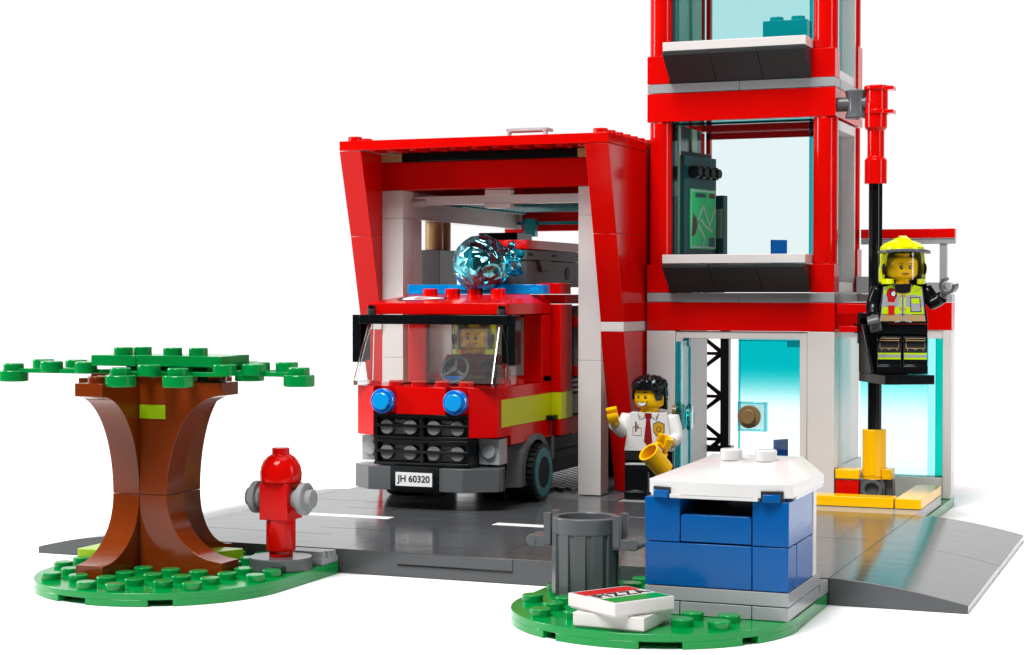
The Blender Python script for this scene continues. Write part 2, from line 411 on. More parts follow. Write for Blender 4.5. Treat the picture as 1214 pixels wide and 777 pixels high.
def leaf(cx, cy, z, rot, name='leaves'):
    """plant-leaf plate: round ends on thin arms"""
    b = MB(Matrix.Translation((cx, cy, z)) @ Matrix.Rotation(rot, 4, 'Z'))
    ends = [(-2.5, -0.5), (-1.5, 1.0), (-.5, -1.5), (.5, 1.6), (1.5, -1.0), (2.5, .5), (0, 0), (-1.2, -.6), (1.3, .6)]
    return b, ends
cn = MB()
def knob(x, y, z, big=False):
    if big:
        cn.lathe([(0.46, 0), (0.48, .02), (0.48, .33), (0.46, .36)], (x, y, z-.33), 'z', 28)
        cn.lathe([(.33, 0), (.33, .23), (.3, .26)], (x, y, z), 'z', 24)
    else:
        cn.lathe([(0.36, 0), (0.36, .32), (0.33, .35)], (x, y, z-.13), 'z', 28)
def rod(x0, y0, x1, y1, z, w=.2):
    d = Vector((x1-x0, y1-y0, 0)); L = d.length; a = math.atan2(d.y, d.x)
    M = Matrix.Translation((x0, y0, z)) @ Matrix.Rotation(a, 4, 'Z'); old = cn.M; cn.M = M
    cn.box(0, L, -w, w, -.1, .04); cn.M = old
ZL = 6.72
# left spray
BIG = [(-9.95, -4.0), (-4.74, -5.6), (-2.94, -5.2), (0.26, -3.4)]
SML = [(-9.81, -2.6), (-8.45, -4.0), (-8.5, -2.6), (-7.13, -4.0), (-5.59, -3.4), (-3.97, -5.2), (-1.91, -4.2), (-1.24, -3.6), (-2.62, -1.6), (-1.84, -2.2), (-1.05, -1.8), (-5.0, -.6)]
for (x, y) in BIG: knob(x, y, 6.62, True)
for (x, y) in SML: knob(x, y, ZL+.03)
for (x0, y0, x1, y1) in ((-9.95, -4, -7.13, -3.9), (-9.81, -2.6, -7.2, -3.4), (-8.5, -2.6, -7.13, -4.0), (-8.45, -4, -6, -3.4), (-4.74, -5.6, -4.5, -3.8), (-3.97, -5.2, -3.6, -3.8), (-2.94, -5.2, -3.2, -3.8),
                         (-5.4, -4.3, -1.9, -4.2), (-1.91, -4.2, -2.8, -3.2), (.26, -3.4, -2.2, -3.3), (-1.05, -1.8, -2.4, -2.8), (-2.62, -1.6, -3, -3), (-1.84, -2.2, -2.6, -3), (-5, -.6, -5, -2.6)):
    rod(x0, y0, x1, y1, 6.68, .16)
cn.cyl((-1.6, -3.2, 6.42), .46, .2); cn.cyl((-2.9, -3.3, 6.4), .46, .3)
# top plates
cn.box(-6.73, -5.06, -4.3, -2.2, 6.86, 7.2); cn.box(-5.03, -1.97, -4.3, -3.3, 6.87, 7.21); cn.box(-5.03, -2.3, -3.28, -2.0, 6.87, 7.2); cn.box(-6.0, -3.5, -2.6, -0.7, 6.6, 6.9)
for (x, y) in ((-5.79, -3.9), (-5.47, -3.3), (-4.08, -3.7), (-3.27, -3.5)): cn.stud(x, y, 7.2, h=.25, r=.3)
cn.box(-6, -4, -4.1, -2.2, 6.62, 6.78)
cn.build('crown', GREEN, tr, bevel=0.014)

# ------------------------------------------------------------------ hydrant
hx, hy = -1.08, -2.15
ht = thing('fire_hydrant', 'red fire hydrant with grey side outlets on round dark grey base', 'hydrant', (hx, hy, .4))
b = MB(); b.lathe([(.98, 0), (1.0, .02), (1.0, .38), (.98, .4)], (hx, hy, .4), 'z', 56)
b.box(hx+.22, hx+.62, hy-1.03, hy-.8, .4, .62, 1)
b.build('base', [DGREY, DGREYM], ht, bevel=0.01)
b = MB(); b.lathe([(.38, 0), (.38, .2), (.46, .2), (.47, .22), (.47, 1.2)], (hx, hy, .8), 'z', 36); b.build('post', RED, ht, bevel=0.012)
b = MB(); b.box(hx-.5, hx+.5, hy-.5, hy+.5, 1.99, 3.15); b.build('body', RED, ht)
b = MB(); b.lathe([(.6, 0), (.66, .04), (.67, .3), (.63, .5), (.55, .68), (.42, .82), (.28, .9), (.28, 1.08), (.26, 1.1)], (hx, hy, 3.16), 'z', 40); b.build('dome', RED, ht, bevel=0.012)
for s in (-1, 1):
    b = MB(); pr = [(.3, .4), (.3, .62), (.36, .62), (.36, .74), (.5, .75), (.52, .77), (.52, .93), (.5, .95), (.3, .95), (.3, 1.15), (.28, 1.17)]
    b.lathe([(r, s*h) for r, h in pr], (hx, hy, 2.66), 'x', 32); b.build('outlet', LGREY, ht, bevel=0.01)

# ------------------------------------------------------------------ trash can
tx, ty = 9.62, -3.35
tc = thing('trash_can', 'dark grey ribbed trash can with open top and two handles', 'trash can', (tx, ty, .4))
b = MB()
prof = [(.86, .0), (.86, .02), (.9, .3), (.95, 1.85), (1.0, 1.87), (1.0, 2.3), (.97, 2.33), (.84, 2.33), (.82, 2.3), (.8, .4), (.1, .38)]
b.lathe(prof, (tx, ty, .4), 'z', 56)
for i in range(12):
    a = 2*PI*i/12+.15
    b.M = Matrix.Translation((tx, ty, .4)) @ Matrix.Rotation(a, 4, 'Z'); b.box(.85, .985, -.17, .17, .12, 1.9)
b.M = Matrix.Identity(4)
b.cyl((tx-.2, ty-.3, .38), .3, .3)
b.build('barrel', DGREY, tc, bevel=0.014)
for s in (-1, 1):
    b = MB(); M = Matrix.Translation((tx, ty, .4))
    b.M = M
    x0, x1 = sorted((s*.94, s*1.5)); b.box(x0, x1, -.4, .4, 1.44, 1.74)
    for yy in (-.42, .26): 
        x0, x1 = sorted((s*.94, s*1.16)); b.box(x0, x1, yy, yy+.18, 1.5, 2.3+.12)
    x0, x1 = sorted((s*1.2, s*1.6))
    for yy in (-.36, .22): b.box(x0, x1, yy, yy+.14, 1.5, 1.72)
    b.cyl((s*1.55, -.42, 1.6), .17, .84, 'y', 20)
    b.build('handle', DGREY, tc, bevel=0.014)

# ------------------------------------------------------------------ pizza boxes
def pizza(name, c, rz, z, printed, label):
    root = thing(name, label, 'pizza box', (c[0], c[1], z), rz, 'pizza boxes')
    b = MB(); b.box(-.96, .96, -.96, .96, 0, .06); b.box(-1, 1, -1, 1, .05, .4)
    b.build('carton', WHITE, root, local=True, bevel=0.02)
    if printed:
        b = MB(); z = .406
        F = lambda u, v: (u, v, z)
        b.poly(F, [(-.93, .32), (.93, .32), (.93, .9), (-.93, .9)], 0)
        b.poly(F, [(-.93, -.93), (.93, -.93), (.93, -.32), (-.93, -.32)], 1)
        b.text('PIZZA', .62, Matrix.Translation((0, 0, .411)), 2, bold=.014, sx=.92, space=1.16)
        b.build('print', [RINK, GINK, INK], root, local=True, bevel=0)
pizza('pizza_box', (11.95, -7.08), R(-4), .402, False, 'plain white pizza box at the bottom of the stack on the green plate')
pizza('pizza_box', (11.94, -7.18), R(57), .806, True, 'white pizza box with red and green stripes and PIZZA lettering on top')

# ------------------------------------------------------------------ kiosk
ks = thing('kiosk', 'blue street kiosk with faceted white roof and open counter slot', 'kiosk', (14, -3.3, .4))
YF = -5.27
b = MB(); bricks_x(b, 12, 16, YF, YF+4.0, .405, .78, (13, 15)); b.box(12, 16, YF, YF+4.0, .8, 1.17)
b.build('plinth', LGREY, ks, bevel=0.014)
b = MB()
bricks_x(b, 12, 16, YF, YF+1, 1.19, 2.38, (15,)); b.box(15.0+G, 16, YF+1, YF+3.0, 1.2, 2.38); b.box(12, 13, YF+1, YF+3, 1.2, 2.38)
b.box(12, 13-G, YF, YF+1, 2.4, 3.6); b.box(15+G, 16, YF, YF+3.0, 2.4, 3.6); b.box(12, 13, YF+1, YF+3, 2.4, 3.6)
b.stud(12.5, YF+.5, 3.6, r=.3, h=.26); b.stud(15.5, YF+.5, 3.6, r=.3, h=.26)
b.build('body', BLUE, ks, bevel=0.016)
b = MB()
pts = [(13.02, 2.42), (14.98, 2.42), (14.98, 3.06)] + [(14.88+.1*math.cos(a), 3.06+.1*math.sin(a)) for a in (R(30), R(60), R(90))] + [(13.12+.1*math.cos(a), 3.06+.1*math.sin(a)) for a in (R(90), R(120), R(150), R(180))]
b.prism(pts, 'y', YF, YF+.35); b.build('counter_flap', BLUE, ks, bevel=0.014)
b = MB(); b.box(12.9, 15.1, YF+1.6, YF+1.7, 2.4, 3.6); b.box(14.1, 15.0, YF+.9, YF+1.2, 2.4, 3.6); b.build('interior', DGREYM, ks, bevel=0)
b = MB(); b.box(12, 16.02, YF+3.02, YF+3.42, 1.19, 3.62); b.build('back_wall', WHITE, ks)
def wedge_roof(b, x0, x1, yf, yb, z0, zr, zt, xin, cut=1.0, cy=.55, mat=0, notch=True, ins=(1.25, 1.1), ytop=None):
    """LEGO-like triple wedge: low rim, sloping facets to a raised flat top at the back"""
    xa, xb = x0+cut, x1-cut
    ring = [(xa, yf), (xb, yf), (x1, yf+cy), (x1, yb), (x0, yb), (x0, yf+cy)]
    yt = ytop if ytop is not None else yf+1.9
    top = [(x0+ins[0], yt), (x1-ins[0], yt), (x1-ins[1]*.45, yt+.45), (x1-ins[1]*.45, yb), (x0+ins[1]*.45, yb), (x0+ins[1]*.45, yt+.45)]
    n = 6
    V = [(x, y, z0) for x, y in ring]+[(x, y, zr) for x, y in ring]+[(x, y, zt) for x, y in top]
    F = [tuple(reversed(range(n))), tuple(range(2*n, 3*n))]
    for k in range(2):
        F += [(k*n+i, k*n+(i+1) % n, (k+1)*n+(i+1) % n, (k+1)*n+i) for i in range(n)]
    b.add(V, F, mat)
b = MB()
rx0, rx1, ryf, ryb = 12.08, 16.08, YF-.2, YF+4.15
z0, zr, zt = 3.7, 4.08, 4.46
V = [(13.08, ryf, z0), (15.08, ryf, z0), (16.08, ryf+.32, z0), (16.08, ryb, z0), (12.08, ryb, z0), (12.08, ryf+.36, z0),
     (13.08, ryf, zr), (15.08, ryf, zr), (16.08, ryf+.32, zr), (16.08, ryb, zr-.1), (12.08, ryb, zr), (12.08, ryf+.36, zr),
     (12.95, ryf+2.75, zt), (15.35, ryf+2.75, zt), (15.45, ryb, zt), (12.8, ryb, zt)]
F = [(5,4,3,2,1,0), (0,1,7,6), (1,2,8,7), (2,3,9,8), (3,4,10,9), (4,5,11,10), (5,0,6,11),
     (6,7,13,12), (7,8,13), (8,9,14,13), (9,10,15,14), (10,11,12,15), (11,6,12), (12,13,14,15)]
b.add(V, F)
b.box(12.14, 12.3, YF+.1, YF+.9, 3.61, 3.72); b.box(12.75, 15.2, YF-.19, YF+3.6, 3.61, 3.72); b.box(15.8, 16.07, YF+.6, YF+4.1, 3.61, 3.72)
b.stud(13.75, ryb-1.55, zt, r=.31, h=.3); b.stud(14.75, ryb-1.55, zt, r=.31, h=.3)
b.build('roof', BWHITE, ks, bevel=0.018)
for (xs, yy, wd) in ((12.5, YF-.02, .55), (15.56, YF-.06, .6)):
    b = MB(); b.M = Matrix.Translation((xs, yy, 3.62)) @ Matrix.Rotation(R(-19) if xs < 14 else R(17), 4, 'Z')
    b.box(-wd/2, wd/2, -.012-.02, .3, 0, .27, 0)
    b.build('roof_notch', DGREYM, ks, bevel=0)
for (xs, yy, rz) in ((12.5, YF-.11, -19), (15.56, YF-.13, 17)):
    b = MB(); b.M = Matrix.Translation((xs, yy, 3.6)) @ Matrix.Rotation(R(rz), 4, 'Z'); b.box(-.23, .23, -.05, .1, 0, .21)
    b.build('stud', BLUE, ks, bevel=0.02)

# ------------------------------------------------------------------ garage
ga = thing('fire_garage', 'red and white fire station garage bay with slanted red pillars and open front', 'garage', (-2, 24, .4))
prof = [(15.35, 15.18), (16.4, 11.6), (17.35, 8.0), (17.35, 7.6), (19.3, .82)]
def yat(z):
    for (ya, za), (yb, zb) in zip(prof, prof[1:]):
        if zb <= z <= za: return ya+(yb-ya)*(za-z)/(za-zb)
for (x0, x1) in ((-8, -7), (3, 4)):
    b = MB()
    for (zt_, zb_, m) in ((15.18, 11.6, 0), (11.6, 8.0, 0), (8.0, 7.6, 1), (7.6, 4.0, 0), (4.0, .82, 0)):
        yb2 = 17.38 if zt_ > 8 else 19.4
        if zt_ <= 8: yb2 = 21.2
        b.prism([(yat(zt_), zt_-G*.5), (yat(zb_), zb_+G*.5), (yb2+.0, zb_+G*.5), (yb2, zt_-G*.5)], 'x', x0, x1, m)
        if zt_ > 8:
            b.box(x0, x1, 17.40, 26.0 if x0 > 0 else 18.42, zb_+G*.5, zt_-G*.5, m)
    if x0 > 0:
        b.box(x0, x1, 21.22, 26.0, .82, 7.99, 0)
    b.build('pillar', [RED, WHITE], ga, bevel=0.014)
for (x0, x1) in ((-7, -6), (2, 3)):
    b = MB()
    zz = (.82, 6.4, 12.4, 13.6)
    for a, c in zip(zz, zz[1:]): b.box(x0+.004, x1-.004, 17.42, 18.4, a+.006, c-.006)
    b.build('column', WHITE, ga, bevel=0.012)
b = MB(); b.box(-7, 3, 17.44, 18.44, 13.61, 14.8); b.build('lintel', RED, ga)
b = MB(); b.box(-5.98, 1.98, 17.3, 18.2, 14.81, 15.17); b.build('shutter_rail', BLACK, ga)
for x in (-7, 2):
    b = MB(); b.box(x+.01, x+.99, 17.28, 18.3, 14.81, 15.17); b.build('rail_end', TAN, ga)
b = MB(); b.box(-8, 4, 15.35, 26.0, 15.2, 15.6); b.box(-8, .5, 26.0, 32.6, 15.2, 15.6)
for k in range(10): b.stud(3.5, 15.85+k, 15.6)
for k in range(16): b.stud(-7.5, 15.85+k*1.0, 15.6)
for k in range(14): b.stud(-4.5+k*.0, 33, 15.4) if False else None
for k in range(11):
    b.box(-6.6+k*.93, -6.35+k*.93, 15.42, 16.6, 15.12, 15.205)
b.build('roof', RED, ga, bevel=0.016)
b = MB()
hy0 = 20.2
pts = [(-2.35, 15.6), (-2.35, 16.08), (-2.25, 16.26), (-.5, 16.26), (-.4, 16.08), (-.4, 15.6), (-.62, 15.6), (-.68, 16.06), (-2.08, 16.06), (-2.12, 15.6)]
b.tube([(-2.2, hy0, 15.6), (-2.2, hy0, 16.15), (-2.1, hy0, 16.27), (-.6, hy0, 16.27), (-.5, hy0, 16.15), (-.5, hy0, 15.6)], .11, 10)
b.box(-2.3, -.4, hy0-.1, hy0+.7, 16.22, 16.36)
b.build('roof_handle', LAMPW, ga, bevel=0.01)
b = MB(); b.box(-6, 2, 18.45, 18.85, 13.0, 13.38); b.box(-2.6, -1.4, 18.4, 18.8, 13.36, 13.6); b.box(-2.6, -1.4, 18.4, 18.8, 12.82, 13.02)
b.build('shutter_bar', WHITE, ga)
b = MB()
for k in range(24):
    y = 18.95+k*.5; b.box(-5.9, 1.95, y, y+.42, 13.3, 13.42); b.cyl((-5.92, y+.1, 13.3), .1, 7.9, 'x', 10, b=.01)
    b.cyl((-5.8, y+.24, 13.22), .13, .3, 'x', 10, b=.01)
b.build('roller_shutter', SHUT, ga, bevel=0)
b = MB()
b.box(-6, 2, 30.9, 31.1, 12.6, 12.75); b.box(-5.6, -5.0, 30.7, 31.1, 12.0, 12.9)
b.build('shutter_track', SHUT, ga, bevel=0)
# left wall
b = MB(); b.box(-7, -6.02, 18.5, 31.6, 13.57, 15.18); b.build('upper_side_wall', RED, ga)
b = MB()
b.box(-7, -6.02, 18.42, 31.6, 12.4, 13.55); b.box(-7, -6.0, 18.42, 19.35, .82, 12.39)
b.tube([(-6.35, 18.52, .9), (-6.35, 18.52, 12.6), (-6.25, 18.52, 12.95), (-6.0, 18.52, 13.1), (-5.4, 18.52, 13.12)], .17, 12)
b.build('side_wall', WHITE, ga, bevel=0.014)
b = MB()
for y in (21.9, 22.75):
    b = MB(); b.cyl((-6.55, y, 11.15), .42, 1.24); b.build('round_brick', TAN, ga, bevel=0)
b = MB(); b.box(-7, -6.1, 21.5, 23.5, .82, 11.14); b.build('pier', DGREY, ga)
b = MB(); b.box(-7, .5, 31.6, 32.6, 12.3, 13.3); b.box(-7, .5, 31.6, 32.6, 13.32, 15.18); b.box(-7, -6, 31.6, 32.6, .82, 12.3); b.build('rear_beam', RED, ga)
b = MB(); b.box(-8, 4, 16.02, 26, .02, .4); b.box(-8, 4, 16.02, 26, .41, .79); b.box(-8, .5, 26, 33, .02, .79)
b.build('floor', DGREY, ga, bevel=0.01)
b = MB()
for i in range(22):
    for j in range(18):
        if -3.03+i*.27 > .4 and 19+j*.62 > 25.4: continue
        b.box(-3.2+i*.27, -3.03+i*.27, 19.0+j*.62+(i % 2)*.31, 19.42+j*.62+(i % 2)*.31, .79, .88)
b.build('floor_grating', METAL, ga, bevel=0)

# ------------------------------------------------------------------ tower
to = thing('station_tower', 'tall red and white fire station tower with large teal tinted windows', 'tower', (10, 23, 0))
X0, X1, YT, YB = 4.1, 12.1, 20.2, 26.2
b = MB(); b.box(4.1, 16.08, 16.6, 26.4, .01, .39); b.build('baseplate', GREEN, to, bevel=0.01)
b = MB(); b.box(4.15, 16.0, 16.1, 23.0, .41, .79); b.box(4.15, 12.1, 23, 26.2, .41, .79); b.build('floor_plate', LGREY, to, bevel=0.01)
b = MB()
for a, c in ((8.0, 11.4), (11.4, 14.97)): b.box(a+.03, c-.03, 17.6, 18.6, .81, 1.2)
b.box(15.0, 16.0, 17.6, 23.0, .81, 1.2); b.build('kerb_tile', YEL, to, bevel=0.02)
# ground floor walls
b = MB()
b.box(X0, X0+1.25, YT, YT+1, .8, 7.59); b.box(X0, X0+1, YT+1, YB, .8, 7.59)
b.build('lower_wall', WHITE, to, bevel=0.02)
b = MB(); b.box(10.98, X1, YT, YT+1, .8, 7.6)
b.box(X1-1, X1, YT+1.02, YT+1.75, .8, 7.6); b.box(X1-.95, X1-.12, YT+1.78, YB, .8, 7.6); b.box(X1-1, X1, YT+1.75, YB, .8, 2.0); 
b.build('lower_wall', WHITE, to, bevel=0.02)
def frame(b, x0, x1, y0, y1, z0, z1, w=.22, wb=None, mat=0):
    wb = w if wb is None else wb
    b.box(x0, x0+w, y0, y1, z0, z1, mat); b.box(x1-w, x1, y0, y1, z0, z1, mat)
    b.box(x0+w, x1-w, y0, y1, z1-w, z1, mat)
    if wb: b.box(x0+w, x1-w, y0, y1, z0, z0+wb, mat)
fr = MB(); frame(fr, X0+1.27, 10.96, YT+.06, YT+1, .82, 7.58, .3, .2)
fro = fr.build('door_frame', WHITE, to, bevel=0.02)
# right door, closed
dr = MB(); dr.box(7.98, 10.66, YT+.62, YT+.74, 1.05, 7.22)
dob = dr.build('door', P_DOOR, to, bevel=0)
b = MB(); b.box(7.93, 7.985, YT+.6, YT+.76, 1.05, 7.24); b.box(10.63, 10.7, YT+.55, YT+.78, 1.05, 7.24); b.box(7.95, 10.66, YT+.6, YT+.76, 7.18, 7.26); b.box(10.05, 10.6, YT+.4, YT+.6, 6.95, 7.2)
b.build('door_edge', P_EDGE, dob, local=True, bevel=0)
b = MB(); frame(b, 7.97, 9.2, YT+.3, YT+.6, 3.42, 4.64, .08); b.box(8.05, 9.12, YT+.45, YT+.5, 3.5, 4.56, 1); b.build('latch_plate', [P_BLOCK, P_FACE], dob, local=True, bevel=0.01)
b = MB(); b.lathe([(.46, 0), (.48, -.02), (.48, -.22), (.46, -.24), (.3, -.24), (.3, -.42), (.28, -.44)], (8.48, YT+.42, 4.03), 'y', 32); b.build('handle', DTAN, dob, local=True, bevel=0.01)
# left door, swung open
dM = Matrix.Translation((5.8, YT+.5, 0)) @ Matrix.Rotation(R(-83), 4, 'Z')
b = MB(dM); b.box(0, 2.6, -.05, .05, 1.05, 7.2)
dl = b.build('door', P_UP, to, bevel=0, label='left glass door standing open')
b = MB(dM); b.box(-.06, .1, -.1, .1, 1.0, 7.3); b.box(0, .55, -.1, .1, 6.95, 7.3); b.box(2.5, 2.66, -.1, .1, 1.05, 7.2)
b.build('door_edge', P_EDGE, dl, local=True, bevel=0.01)
b = MB(dM); b.lathe([(.5, 0), (.55, .04), (.55, .2), (.4, .24)], (1.0, .1, 4.0), 'y', 24); b.build('latch_plate', G_TEAL, dl, local=True, bevel=0)
b = MB(dM); b.lathe([(.42, 0), (.42, -.2), (.28, -.2), (.28, -.4)], (1.0, -.1, 4.22), 'y', 28); b.build('handle', DTAN, dl, local=True, bevel=0.01)

def floor_level(z, tinted, idx):
    """band, plate, sill, columns and window of a storey whose grey plate top is z"""
    b = MB(); b.box(X0, X1, YT, YT+1, z-1.59, z-.41); b.box(X1-1, X1-.004, YT+1.0, YB, z-1.59, z-.41); b.box(X0+.004, X0+1, YT+1, YB, z-1.59, z-.41)
    b.box(X0+1, X1-1, YB-1, YB, z-1.59, z-.41)
    b.build('band', RED, to, bevel=0.016)
    b = MB(); bricks_x(b, X0, X1, YT, YT+1, z-.39, z, (8.1,)); b.box(X1-1, X1, YT+1.0, YB, z-.39, z); b.box(X0, X0+1, YT+1, YB, z-.39, z); b.box(X0+1, X1-1, YT+1, YB, z-.35, z-.02)
    b.build('ledge', LGREY, to, bevel=0.012)
    for x in (X0, X1-1):
        b = MB(); b.box(x, x+.98, YT+.004, YT+.98, z+.01, z+1.18); b.cyl((x+.5, YT+.5, z+1.17), .5, 6.02, seg=48); b.build('corner_column', RED, to, bevel=0.014)
        b = MB(); b.box(x+.004, x+.98, YB-.98, YB, z+.01, z+1.9); b.cyl((x+.5, YB-.5, z+1.88), .48, 5.3, seg=40); b.build('corner_column', RED, to, bevel=0.014)
    b = MB()
    for k in range(3):
        a, c = X0+1.02+k*2, X0+2.98+k*2+.03
        b.prism([(19.0, z+1.18), (19.0, z+1.04), (YT-.02, z+.02), (YT+.9, z+.02), (YT+.9, z+1.18)], 'x', a+.006, c-.006)
    b.build('sill_brick', DGREYM, to, bevel=0.014)
    b = MB(); b.box(X0+1.03, X1-.97, 19.02, YT+.9, z+1.21, z+1.58); b.build('window_sill', WHITE, to, bevel=0.02)
    b = MB(); b.box(X0+1.1, X1-1.1, YT+.42, YT+.5, z+1.6, z+7.15)
    wn = b.build('window', P_UP if tinted else P_CLEAR, to, bevel=0)
    b = MB(); b.box(X0+1.03, X0+1.12, YT+.35, YT+.8, z+1.2, z+7.18); b.box(X1-1.14, X1-1.02, YT+.3, YT+.8, z+1.2, z+7.18); b.box(X0+1.1, X1-1.1, YT+.3, YT+.7, z+7.06, z+7.18)
    b.build('window_edge', P_EDGE, wn, local=True, bevel=0)
    # rear window opening
    b = MB(); b.box(X0+1, X1-1, YB-.3, YB-.1, z+6.9, z+7.2); b.box(X0+1, X0+1.2, YB-.3, YB, z, z+7.2)
    b.build('rear_window_frame', RED, to, bevel=0)
    # side window (faces +X)
    b = MB()
    for (y0, y1) in ((YT+1.06, YT+1.28), (YB-1.24, YB-1.02)): b.box(X1-.9, X1-.12, y0, y1, z+.02, z+7.15)
    b.box(X1-.9, X1-.12, YT+1.28, YB-1.24, z+.02, z+.45); b.box(X1-.9, X1-.12, YT+1.28, YB-1.24, z+6.75, z+7.15)
    sw = b.build('side_window_frame', WHITE, to, bevel=0.014)
    b = MB(); b.box(X1-.75, X1-.68, YT+1.28, YB-1.24, z+.45, z+6.75); b.build('pane', P_UP if tinted else P_CLEAR, sw, local=True, bevel=0)
    # inner left wall
    b = MB(); b.box(X0+.02, X0+.98, YT+1.0, YB-1, z, z+7.18, 0); b.box(X0+.9, X0+1.06, YT+3.2, YT+4.0, z, z+7.18, 1); b.box(X0+.9, X0+1.05, YT+1.2, YT+1.5, z, z+7.18, 1)
    b.build('inner_wall', [DTEAL if not tinted else MDGREEN, MDGREEN], to, bevel=0.01)
floor_level(9.2, False, 0); floor_level(18.0, True, 1)

# hall on the right
b = MB()
b.box(15.74, 16.1, 25.2, 26.2, .41, 7.59); b.box(12.12, 15.74, 25.25, 26.15, 7.25, 7.59); b.box(12.12, 15.74, 25.25, 26.15, .41, 1.3)
b.build('hall_window_frame', WHITE, to, bevel=0.018)
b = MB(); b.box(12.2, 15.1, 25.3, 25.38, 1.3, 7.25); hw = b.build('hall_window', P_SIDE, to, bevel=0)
b = MB(); b.box(15.1, 15.42, 25.28, 25.6, 1.3, 7.25, 0); b.box(15.42, 15.72, 25.3, 25.9, 1.3, 7.25, 1); b.box(12.2, 15.1, 25.28, 25.4, 1.3, 1.36, 2); b.build('window_edge', [P_EDGE2, P_TEALD, P_EDGE2], hw, local=True, bevel=0)
b = MB(); b.box(12.12, 16.1, 25.2, 26.2, 7.61, 8.79); b.build('hall_band', RED, to)
b = MB(); b.box(12.12, 16.1, 25.2, 26.2, 8.81, 9.15); b.box(12.15, 13.4, 24.6, 25.6, 9.17, 9.9); b.box(15.0, 16.05, 25.2, 26, 9.17, 9.65); b.build('balcony_plate', LGREY, to)
rl = MB(); rl.box(12.2, 16.2, 25.3, 25.8, 11.55, 11.95); ro = rl.build('balcony_rail', RED, to)
b = MB(); b.box(12.2, 16.2, 25.35, 25.75, 11.3, 11.54); b.box(15.55, 15.85, 25.4, 25.7, 9.6, 11.3); b.box(12.9, 13.1, 25.4, 25.7, 9.8, 11.3); b.build('balcony_post', LGREY, to)
# lattice mast seen through the entrance
lm = thing('lattice_mast', 'black lattice mast seen behind the entrance opening', 'mast', (5, 28.5, 0))
b = MB()
b.box(5.15, 5.55, 28.3, 28.7, 0, 8)
for k in range(4):
    z = .4+k*2; b.tube([(5.2, 28.5, z), (3.9, 28.5, z+1), (5.2, 28.5, z+2)], .12, 8); b.box(3.8, 5.2, 28.4, 28.6, z+1.9, z+2.05)
b.box(3.8, 5.7, 28.2, 28.8, 1.8, 2.1)
b.build('lattice', BLACK, lm, bevel=0.01)

# interior things
def chair(c, z, rz, label):
    root = thing('office_chair', label, 'chair', (c[0], c[1], z), rz, 'blue chairs inside the tower'); root.scale = (.8, .8, .9)
    b = MB(); b.box(-.5, .5, -.5, .5, .5, .85); b.build('seat', CHAIRB, root, local=True)
    b = MB(); b.box(-.5, .5, .32, .5, .85, 1.95); b.build('backrest', CHAIRB, root, local=True)
    b = MB(); b.cyl((0, 0, 0), .22, .5); b.build('leg', DGREY, root, local=True)
chair((9.35, 23.6), 1.1, R(60), 'blue chair behind the ground floor glass door')
chair((9.1, 24.0), 9.75, R(50), 'blue chair behind the first floor window')
b = MB(); b.box(8.15, 10.1, 24.0, 25.0, 19.5, 21.0); b.stud(8.65, 24.5, 21.0); b.stud(9.6, 24.5, 21.0)
b.build('teal_brick', TEALB, label='teal brick with two studs on the top floor window ledge', cat='brick')
cp = thing('control_console', 'dark control console with green map screen and dials inside the tower', 'console', (5.5, 23.5, 9.2))
CM_ = Matrix.Translation((5.15, 21.8, 0)) @ Matrix.Rotation(R(-14), 4, 'Z') @ Matrix.Translation((-5.45, -21.8, 0))
b = MB(CM_); b.box(5.12, 5.45, 21.0, 24.4, 9.22, 15.3, 0); b.box(5.45, 5.7, 21.6, 24.4, 9.9, 15.1, 1); b.box(5.2, 5.95, 24.6, 24.98, 9.4, 13.5, 1); b.box(5.3, 5.9, 24.55, 24.99, 11.6, 12.9, 2)
b.build('cabinet', [BLACK, DTEAL, MDGREEN], cp, bevel=0.014)
b = MB(CM_); b.box(5.71, 5.74, 22.05, 24.3, 11.1, 13.7, 0)
F = lambda u, v: (5.752, 22.05+u*2.25, 11.1+v*2.6)
for q in ([(.03, .03), (.97, .03), (.97, .97), (.03, .97), (.03, .03)],): b.line(F, q, .03, 1)
b.line(F, [(.5, .72), (.25, .45), (.55, .2), (.5, .06)], .05, 1); b.line(F, [(.5, .72), (.75, .4), (.97, .7)], .05, 1); b.line(F, [(.4, .5), (.6, .38), (.85, .3)], .04, 1)
b.poly(F, [(.05, .2), (.2, .25), (.3, .45), (.12, .6)], 2); b.poly(F, [(.7, .86), (.95, .86), (.95, .94), (.76, .94)], 2); b.poly(F, [(.2, .86), (.6, .86), (.6, .93), (.2, .93)], 3); b.poly(F, [(.72, .04), (.94, .04), (.94, .2), (.72, .2)], 3)
b.build('map_screen', [MAPG, WINK, BRINK, DTEAL], cp, bevel=0)
for k in range(4):
    b = MB(CM_); b.lathe([(.28, 0), (.28, .3), (.2, .32), (.2, .45)], (5.7, 22.2+k*.58, 14.4), 'x', 20); b.build('dial', BLACK, cp, bevel=0.01)
b = MB(CM_); b.box(5.7, 7.1, 22.2, 23.6, 10.5, 10.85); b.box(7.15, 7.6, 22.6, 23.2, 10.55, 10.85); b.box(6.0, 6.8, 22.6, 23.2, 9.2, 10.5); b.build('keyboard_shelf', BLACK, cp)

